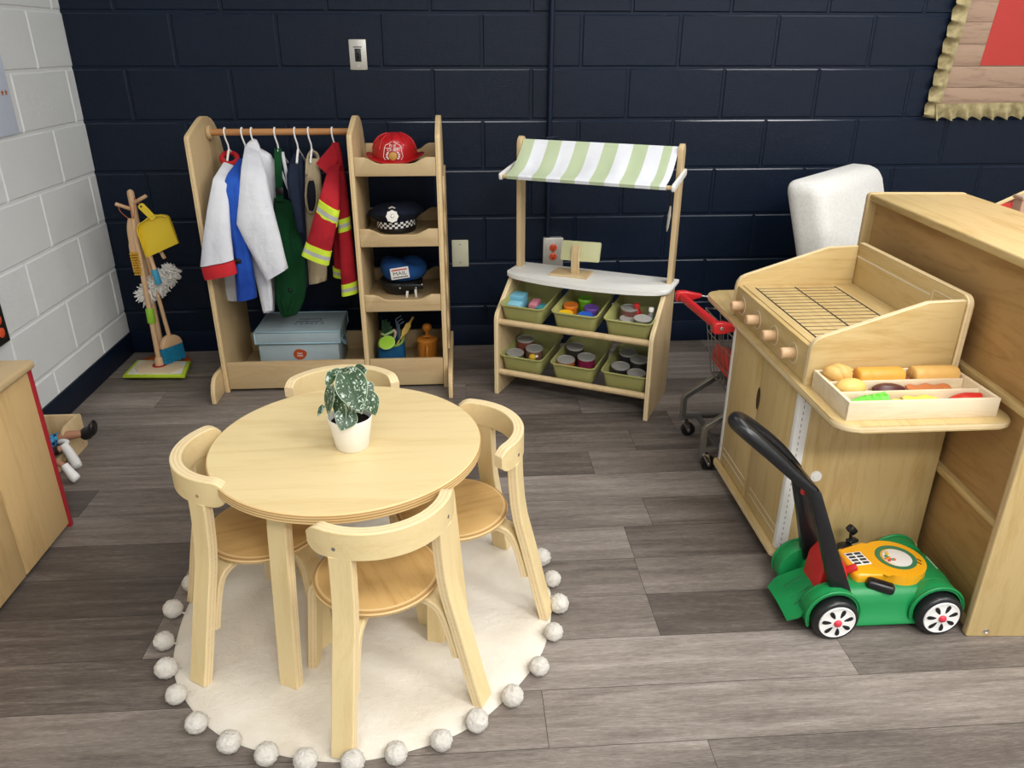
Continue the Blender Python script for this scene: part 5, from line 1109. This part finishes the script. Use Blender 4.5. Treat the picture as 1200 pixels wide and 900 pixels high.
eng = [(2.578+.074*cos(R(a)), -1.896+.074*sin(R(a))) for a in range(-128, 129, 8)]+[(2.520, -1.842), (2.462, -1.842), (2.453, -1.850), (2.453, -1.946), (2.462, -1.955), (2.520, -1.955)]
en = part(mw, 'engine_cover', MB().prism(eng, (0, 0, .106), X, Y, (0, 0, .030), .010, seg=4), YEL, ang=60)
Mw_ = Matrix.Translation((2.585, -1.893, .136))
part(en, 'window_ring', MB().lathe([(.0475, -.002), (.0485, .0012), (.046, .0016), (.036, -.0), (.0001, -.0002)], 40, Mw_), DKG, ang=50)
part(en, 'window_disc', MB().lathe([(.0345, -.001), (.0345, .0011), (.033, .0014), (.0001, .0016)], 36, Matrix.Translation((2.587, -1.895, .1362))), plain('window_white', 'e4e0da', .25), ang=50)
CLR = [plain('bead_'+n_, c, .3) for n_, c in (('red', 'd23b3b'), ('green', '3f9b4f'), ('yellow', 'e8c13a'), ('orange', 'e07a2f'))]
for k in range(12):
    a = R(160+random.uniform(-30, 60)); r = random.uniform(.014, .031); part(en, 'bead', MB().ball((2.587+r*cos(a), -1.895+r*sin(a), .139), .0036, 10, 6), CLR[k % 4], ang=80)
lb = part(en, 'key_panel', MB().box((2.487, -1.892, .1365), (.046, .05, .0016), rotz(.12), .0005), WHITE)
mb = MB()
for i in range(2):
    for j in range(4): mb.box(V((2.487, -1.892, .1376))+rotz(.12) @ V((-.011+.022*i, -.018+.012*j, 0)), (.0165, .0075, .0008), rotz(.12))
part(lb, 'key', mb, plain('key_dark', '3a3c3a', .5), ang=0)
mb = MB(); mb.box((2.63, -1.917, .1365), (.003, .016, .0008), rotz(.4)); mb.box((2.637, -1.908, .1365), (.003, .012, .0008), rotz(.4)); part(en, 'mark', mb, BLK, ang=0)
part(mw, 'front_label', MB().box((2.688, -1.885, .1085), (.002, .05, .004), Matrix.Rotation(.3, 3, 'Y')), plain('label_white', 'd9e3d5', .5))
part(mw, 'throttle', MB().box((2.508, -1.972, .116), (.064, .028, .024), rotz(-.42) @ Matrix.Rotation(.12, 3, 'Y'), .008, seg=4), BLK, ang=60)
mb = MB()
for k in range(7): mb.box(V((2.508, -1.972, .1262))+rotz(-.42) @ V((-.018+.006*k, 0, -.0005*k)), (.0022, .016, .003), rotz(-.42))
part(mw, 'throttle_grip', mb, plain('grip_grey', '4a4c50', .5), ang=0)
mb = MB(); mb.lathe([(.0001, 0), (.021, 0), (.022, .008), (.016, .013), (.0001, .014)], 24, Matrix.Translation((2.497, -1.815, .108))); mb.box((2.520, -1.800, .124), (.030, .018, .009), rotz(.3), .003); mb.box((2.518, -1.792, .152), (.030, .018, .020), Matrix.Rotation(.75, 3, 'Y') @ rotz(.2), .005); mb.cyl((2.517, -1.797, .12), (2.516, -1.794, .148), .004)
part(mw, 'pull_starter', mb, BLK, ang=50)
gc = part(mw, 'fuel_can', MB().prism([(-.040, .080), (.036, .080), (.040, .105), (.020, .160), (-.012, .182), (-.034, .150)], (2.408, -1.945, 0), X, Z, (0, .085, 0), .007, seg=3), RDP, ang=50)
part(gc, 'spout', MB().cyl((2.438, -1.925, .126), (2.462, -1.935, .146), .009, .009, 16, .002), RDP)
# handle
for nm, b, t_ in (('arm', V((2.414, -1.972, .094)), V((2.303, -1.962, .385))), ('arm', V((2.404, -1.824, .098)), V((2.316, -1.838, .372)))):
    d = (t_-b).normalized(); f_ = d.cross(Y).normalized(); mb = MB()
    rings = []
    for q, (w_, h_) in ((0, (.024, .013)), (.1, (.0235, .0125)), (.5, (.018, .011)), (.97, (.0145, .011)), (1, (.012, .009))):
        c = b+(t_-b)*q; rings.append([c+f_*x*w_*.95+Y*y*h_ for x, y in ((-1, -.75), (-.75, -1), (.75, -1), (1, -.75), (1, .75), (.75, 1), (-.75, 1), (-1, .75))])
    mb.loft(rings); part(mw, nm, mb, BLK, ang=45)
N_, F_ = V((2.303, -1.960, .383)), V((2.318, -1.840, .370))
path = spline([N_, V((2.255, -1.957, .424)), V((2.195, -1.950, .478)), V((2.145, -1.934, .520)), V((2.126, -1.902, .534)), V((2.150, -1.866, .521)), V((2.206, -1.848, .479)), V((2.266, -1.842, .428)), F_], 6)
part(mw, 'handle_loop', MB().tube(path, [.0125+.0045*sin(pi*k/(len(path)-1)) for k in range(len(path))], 16), BLK, ang=80)
part(mw, 'crossbar', MB().tube([N_+V((.006, .0, -.022)), F_+V((.004, 0, -.018))], .011, 14), BLK, ang=60)
part(mw, 'handle_web', MB().prism([(0, 0), (.030, .002), (.030, .110), (0, .112)], V((2.313, -1.955, .377)), V((-.76, .03, .65)), Y, V((.006, 0, .007))), BLK)
part(mw, 'red_button', MB().ball((2.288, -1.945, .372), (.006, .007, .008), 12, 8), RDP, ang=80)
# ------------------------------------------------------------------ toy shopping cart
CRD = plain('cart_red', 'c8262b', .35); WIRE = plain('wire_steel', 'a2a3a4', .3, .5, .8)
sc = thing('toy_shopping_cart', 'small metal toy shopping cart with red handle parked behind the play grill', 'shopping cart', (2.48, -1.08, 0))
cy0, cy1 = -1.208, -.962
for y in (cy0, cy1):
    mb = MB(); 
    def sq(path, w=.0095):
        mb.strip(path, 2*w, Y, 2*w, mi=0, me=0, bev=.002)
    sq([V((2.3035, y, .062)), V((2.3035, y, .150)), V((2.3080, y, .158)), V((2.415, y, .232)), V((2.424, y, .236)), V((2.52, y, .236))])
    sq([V((2.3035, y, .076)), V((2.64, y, .076))], .008); sq([V((2.52, y, .236)), V((2.64, y, .076))], .008)
    part(sc, 'side_frame', mb, GREYM, ang=40)
mb = MB()
for x, z in ((2.36, .076), (2.60, .076), (2.43, .238), (2.51, .238)): part(sc, 'cross_bar', MB().strip([V((x, cy0, z)), V((x, cy1, z))], .014, X, .014, mi=0, me=0), GREYM)
mb.bm.free()
for x in (2.322, 2.630):
    for y in (cy0, cy1):
        cs = part(sc, 'caster', MB().lathe([(.010, -.0105), (.022, -.0105), (.0245, -.008), (.0245, .008), (.022, .0105), (.010, .0105)], 28, Matrix.Translation((x+.006, y, .0245)) @ Matrix.Rotation(pi/2, 4, 'X')), BLACK, ang=40)
        mb = MB()
        for s in (-1, 1): mb.prism([(-.020, .062), (.002, .062), (.012, .030), (.008, .018), (.002, .018)], (x, y+s*.0135-.001, 0), X, Z, (0, .002, 0), .0005)
        mb.bx((x-.021, y-.0135, .0605), (x+.003, y+.0135, .0635), .001); mb.cyl((x+.006, y-.016, .0245), (x+.006, y+.016, .0245), .004, n=12); mb.cyl((x-.012, y, .063), (x-.012, y, .072), .006, n=14)
        part(cs, 'fork', mb, CHROME, ang=40)
part(sc, 'handle', MB().tube([(2.268, -.925, .517), (2.298, -1.245, .517)], .0135, 18), CRD)
for y0, x0, s in ((-.925, 2.268, 1), (-1.245, 2.298, -1)):
    part(sc, 'handle_end', MB().prism([(-.020, -.014), (-.012, -.019), (.014, -.019), (.068, -.004), (.070, .006), (.012, .019), (-.012, .019), (-.020, .014)], (x0, y0-.012, .517), X, Z, (0, .024, 0), .005, seg=3), CRD, ang=45)
    part(sc, 'rivet', MB().lathe([(.0065, 0), (.005, .002), (.0001, .003)], 16, Matrix.Translation((x0+.006, y0-.012, .517)) @ Matrix.Rotation(pi/2, 4, 'X')), CHROME)
    part(sc, 'handle_rod', MB().tube(spline([(x0+.066, y0, .517), (x0+.095, y0-.01*s, .514), (x0+.11, y0-.022*s, .495), (x0+.115, y0-.028*s, .478)], 4), .004, 8), CHROME, ang=80)
mb = MB(); xb, xt, xf = 2.385, 2.352, 2.70; zb, zt, ztf = .252, .478, .455
yb = (-1.195, -.975); yt = (-1.225, -.945)
for k in range(7):
    q = k/6; mb.tube([(xt, yt[0]+(yt[1]-yt[0])*q, zt), (xb, yb[0]+(yb[1]-yb[0])*q, zb), (2.66, yb[0]+.02+(yb[1]-yb[0]-.04)*q, zb+.02), (xf, yb[0]+.01+(yb[1]-yb[0]-.02)*q, ztf)], .0017, 6)
for k in range(8):
    q = k/7
    for j in (0, 1): mb.tube([(xt+(xf-xt)*q, yt[j]+(.02*q if j == 0 else -.02*q), zt+(ztf-zt)*q), (xb+(2.66-xb)*q, yb[j]+(.02*q if j == 0 else -.02*q), zb+.02*q)], .0017, 6)
for q in (0, .33, .66, 1):
    x0, x1 = xb+(xt-xb)*q, 2.66+(xf-2.66)*q; z0, z1 = zb+(zt-zb)*q, zb+.02+(ztf-zb-.02)*q; a, b = yb[0]+(yt[0]-yb[0])*q, yb[1]+(yt[1]-yb[1])*q
    mb.tube([(x0, a, z0), (x1, a+.02, z1), (x1, b-.02, z1), (x0, b, z0)], .0028 if q in (0, 1) else .0019, 6, closed=True)
part(sc, 'wire_basket', mb, WIRE, ang=60)
part(sc, 'red_seat_flap', MB().prism([(0, 0), (.115, 0), (.205, .0), (.205, .052), (.10, .078), (.0, .078)], V((2.374, -1.19, .312)), Y, V((.25, 0, .97)), (.004, 0, 0), .001), CRD)
part(sc, 'red_seat', MB().prism([(0, .0), (.205, 0), (.19, .09), (.015, .09)], V((2.388, -1.19, .335)), Y, V((.9, 0, -.35)), (0, 0, .004), .001), CRD)
# ------------------------------------------------------------------ cleaning set in the corner
cs_ = thing('broom_stand', 'wooden broom stand with pegs and orange base in the corner of the walls', 'stand', (.192, -.165, 0))
part(cs_, 'base', MB().lathe([(.0001, 0), (.112, 0), (.116, .003), (.116, .010), (.112, .013), (.0001, .013)], 48, Matrix.Translation((.190, -.168, 0))), plain('base_orange', 'c05a24', .45), ang=40)
part(cs_, 'pole', MB().tube([(.196, -.165, .0132), (.196, -.165, .752), (.196, -.165, .760), (.196, -.165, .765)], [.0135, .0135, .011, .005], 18), PEG, ang=50)
part(cs_, 'peg', MB().cyl((.203, -.168, .712), (.262, -.180, .742), .0075, n=14, bev=.003), PEG); part(cs_, 'peg', MB().cyl((.188, -.170, .688), (.142, -.20, .715), .0075, n=14, bev=.003), PEG)
ORS = plain('orange_string', 'c8693f', .7)
mp_ = thing('toy_mop', 'flat toy mop with lime edged pad and green collar standing on the floor', 'mop', (.21, -.25, 0)); LE = fabric('mop_lime', 'b9d23a', .85)
pad = [(.088, -.342), (.348, -.356), (.325, -.196), (.083, -.166)]
def inset(P, k): c = V((sum(p[0] for p in P)/4, sum(p[1] for p in P)/4)); return [tuple(V(p)+(c-V(p))*k) for p in P]
part(mp_, 'pad', MB().prism(pad, (0, 0, .0135), X, Y, (0, 0, .016), .006, seg=3), LE, ang=60)
part(mp_, 'cloth', MB().prism(inset(pad, .13), (0, 0, .029), X, Y, (0, 0, .002), .0005), fabric('mop_white', 'e4e1d6', .85))
hx_ = inset(pad, .16); q0, q1, q2, q3 = [V(p) for p in hx_]
hexa = [q0+(q1-q0)*.2, q0+(q1-q0)*.8, q1+(q2-q1)*.5, q2+(q3-q2)*.2, q2+(q3-q2)*.8, q3+(q0-q3)*.5]
part(mp_, 'wooden_plate', MB().prism([tuple(p) for p in hexa], (0, 0, .0312), X, Y, (0, 0, .004), .001), plain('plate_wood', 'd8c2a0', .6))
part(mp_, 'red_washer', MB().lathe([(.0001, 0), (.030, 0), (.030, .003), (.0001, .003)], 28, Matrix.Translation((.212, -.252, .0353))), plain('washer_red', 'b03a2e', .5))
m0, m1 = V((.212, -.252, .036)), V((.197, -.196, .655))
part(mp_, 'socket', MB().cyl(m0, m0+(m1-m0).normalized()*.035, .019, .015, 20, .002), PEG)
part(mp_, 'handle', MB().cyl(m0+(m1-m0).normalized()*.03, m1, .0105, n=16, bev=.004), PEG)
d = (m1-m0).normalized(); part(mp_, 'collar', MB().cyl(m0+d*.185, m0+d*.250, .0165, n=20, bev=.004), plain('collar_green', '8fc22e', .5))
part(cs_, 'string', MB().tube(spline([(.199, -.19, .653), (.205, -.185, .68), (.206, -.178, .715), (.19, -.178, .70), (.199, -.19, .653)], 4), .0012, 6), ORS, ang=80)
br = thing('toy_broom', 'toy broom with blue bristles and half round wooden head beside the mop pad', 'broom', (.262, -.20, .05)); BLB = plain('bristle_blue', '1f84ad', .7, .3, 0, .3, 90)
bo = V((.256, -.205, .106)); ra = rotz(R(56))
part(br, 'head', MB().prism([(-.05, 0)]+[(.05*cos(R(a)), .045*sin(R(a))+.004) for a in range(180, -1, -15)]+[(.05, 0)], bo-ra @ V((0, .014, 0)), ra @ X, Z, ra @ Y*.028, .004, seg=2), PEG, ang=45)
mb = MB()
for i in range(16):
    for j in range(4):
        b_ = bo+ra @ V((-.046+.092*i/15, -.010+.0067*j, .001)); mb.tube([b_, b_+ra @ V(((i-7.5)*.0007, (j-1.5)*.0015, -.068-.003*((i*7+j*3) % 3)))], .0034, 5)
part(br, 'bristles', mb, BLB, ang=30)
part(br, 'handle', MB().cyl(bo+V((0, 0, .044)), (.214, -.190, .60), .0085, n=16, bev=.003), PEG)
dp = thing('toy_dustpan', 'yellow toy dustpan hanging from the peg of the broom stand', 'dustpan', (.27, -.215, .6)); YP = plain('pan_yellow', 'f0d034', .4)
YD = -.225
o_ = at(186, 275, YD); ax_ = (at(200, 270, YD)-at(172, 278.5, YD)).normalized(); ay_ = (at(176, 254, YD)-at(191, 292, YD)).normalized()
outl = [(176.5, 252), (182, 252.5), (189, 252.5), (197, 255), (201, 262), (205, 271), (211.5, 286), (173, 300), (166, 283), (160, 268), (162, 261), (168, 257.5)]
q = [at(u, v, YD) for u, v in outl]; poly = [((p-o_).dot(ax_), (p-o_).dot(ay_)) for p in q]; nn = ax_.cross(ay_).normalized()
if nn.y > 0: nn = -nn
part(dp, 'pan', MB().prism(poly, o_, ax_, ay_, -nn*.004, .001), YP)
wl = [o_+ax_*a+ay_*b+nn*.0 for a, b in poly]; wl = wl[6:7]+wl[5::-1]+wl[11:6:-1] if False else [wl[i] for i in (6, 5, 4, 3, 2, 1, 0, 11, 10, 9, 8, 7)]
mb = MB()
rings = []
sw = spline(wl, 3); c_ = sum(sw, V((0, 0, 0)))/len(sw)
for k, p in enumerate(sw):
    h = .005+.014*sin(pi*k/(len(sw)-1))**.5 if 0 < k < len(sw)-1 else .004
    inn = (c_-p).normalized()*.004; rings.append([p-nn*.003, p+nn*h, p+nn*h+inn, p-nn*.003+inn])
mb.loft(rings); part(dp, 'wall', mb, YP, ang=45)
h0, h1 = at(182, 256, YD)+nn*.012, at(165, 239, YD)+nn*.012
hd = part(dp, 'handle', MB().strip([h0, h0+(h1-h0)*.3, h0+(h1-h0)*.6, h0+(h1-h0)*.9, h1], .026, (h1-h0).cross(nn), .008, bev=.002, taper=[.024, .026, .028, .028, .018]), [YP, YP], ang=40)
part(hd, 'hanging_hole', MB().lathe([(.004, -.0005), (.004, .0055), (.0001, .0055)], 14, Matrix.Translation(h0+(h1-h0)*.88) @ Matrix.Rotation(pi/2, 4, 'X')), BLACK)
part(cs_, 'string', MB().tube(spline([h0+(h1-h0)*.88, (.222, -.198, .735), (.216, -.186, .730), (.21, -.178, .725)], 4), .0012, 6), ORS, ang=80)
hb = thing('hand_brush', 'wooden hand brush with yellow bristles hanging left of the stand pole', 'brush', (.17, -.2, .55)); YB = -.205
pth = [at(*p, YB) for p in ((152.5, 256), (152.5, 268), (155, 284), (157, 297), (161, 318))]
part(hb, 'handle', MB().strip(spline(pth, 4), .022, X, .012, bev=.003, taper=[.016+.010*abs(sin(k*.22)) if k < 9 else .030 for k in range(17)]), [PEG, PEG], ang=45)
mb = MB()
for i in range(4):
    for j in range(9): p = at(154.5+2.5*i+.75*j, 296+3.0*j, YB-.006); mb.tube([p, p+V((0, -.020, -.001))], .0036, 6)
part(hb, 'bristles', mb, plain('bristle_yellow', 'dca92c', .7), ang=30)
part(cs_, 'string', MB().tube(spline([at(153, 258, YB), (.158, -.203, .685), (.151, -.196, .715)], 4), .0012, 6), ORS, ang=80)
du = thing('feather_duster', 'fluffy white toy duster with blue collar hanging behind the yellow dustpan', 'duster', (.25, -.19, .4)); FL = plain('duster_fluff', 'efece6', .95, .1, 0, .05, 60); YU = -.185
a0, a1 = at(200, 318, YU), at(170, 346, YU); mb = MB(); rn = random.Random(5); axd = (a1-a0).normalized()
mb.ball((a0+a1)/2, (.060, .028, .034), 22, 14, Matrix((axd, Y, axd.cross(Y))).transposed(), jit=.05, seed=3)
for k in range(620):
    t_ = rn.random(); p = a0+(a1-a0)*(t_*1.1-.05); g = rn.uniform(0, 6.28); r_ = .030*sqrt(max(.25, 1-(2*t_-1)**2*.7))
    dd = (V((0, cos(g)*.8, 0))+axd.cross(Y)*sin(g)+axd*(t_-.5)*1.3).normalized(); q_ = V((rn.uniform(-1, 1), rn.uniform(-1, 1), rn.uniform(-1.4, .6)))*.010
    mb.tube([p+dd*r_*.7, p+dd*(r_+.009)+q_*.4, p+dd*(r_+.017)+q_], [.0042, .0036, .0014], 5)
part(du, 'fluff', mb, FL, ang=80)
c0, c1 = at(180.5, 316, YU-.052), at(186.5, 333, YU-.056); part(du, 'collar', MB().cyl(c0, c1, .0135, n=20, bev=.003), plain('collar_blue', '3a9cc4', .5))
part(du, 'handle', MB().cyl(c0+V((.002, .001, -.004)), at(172, 288, YU-.01), .0085, n=14, bev=.003), PEG)
part(du, 'handle_tip', MB().cyl(at(193, 303, YU), at(188, 294, YU), .008, n=14, bev=.002), PEG)
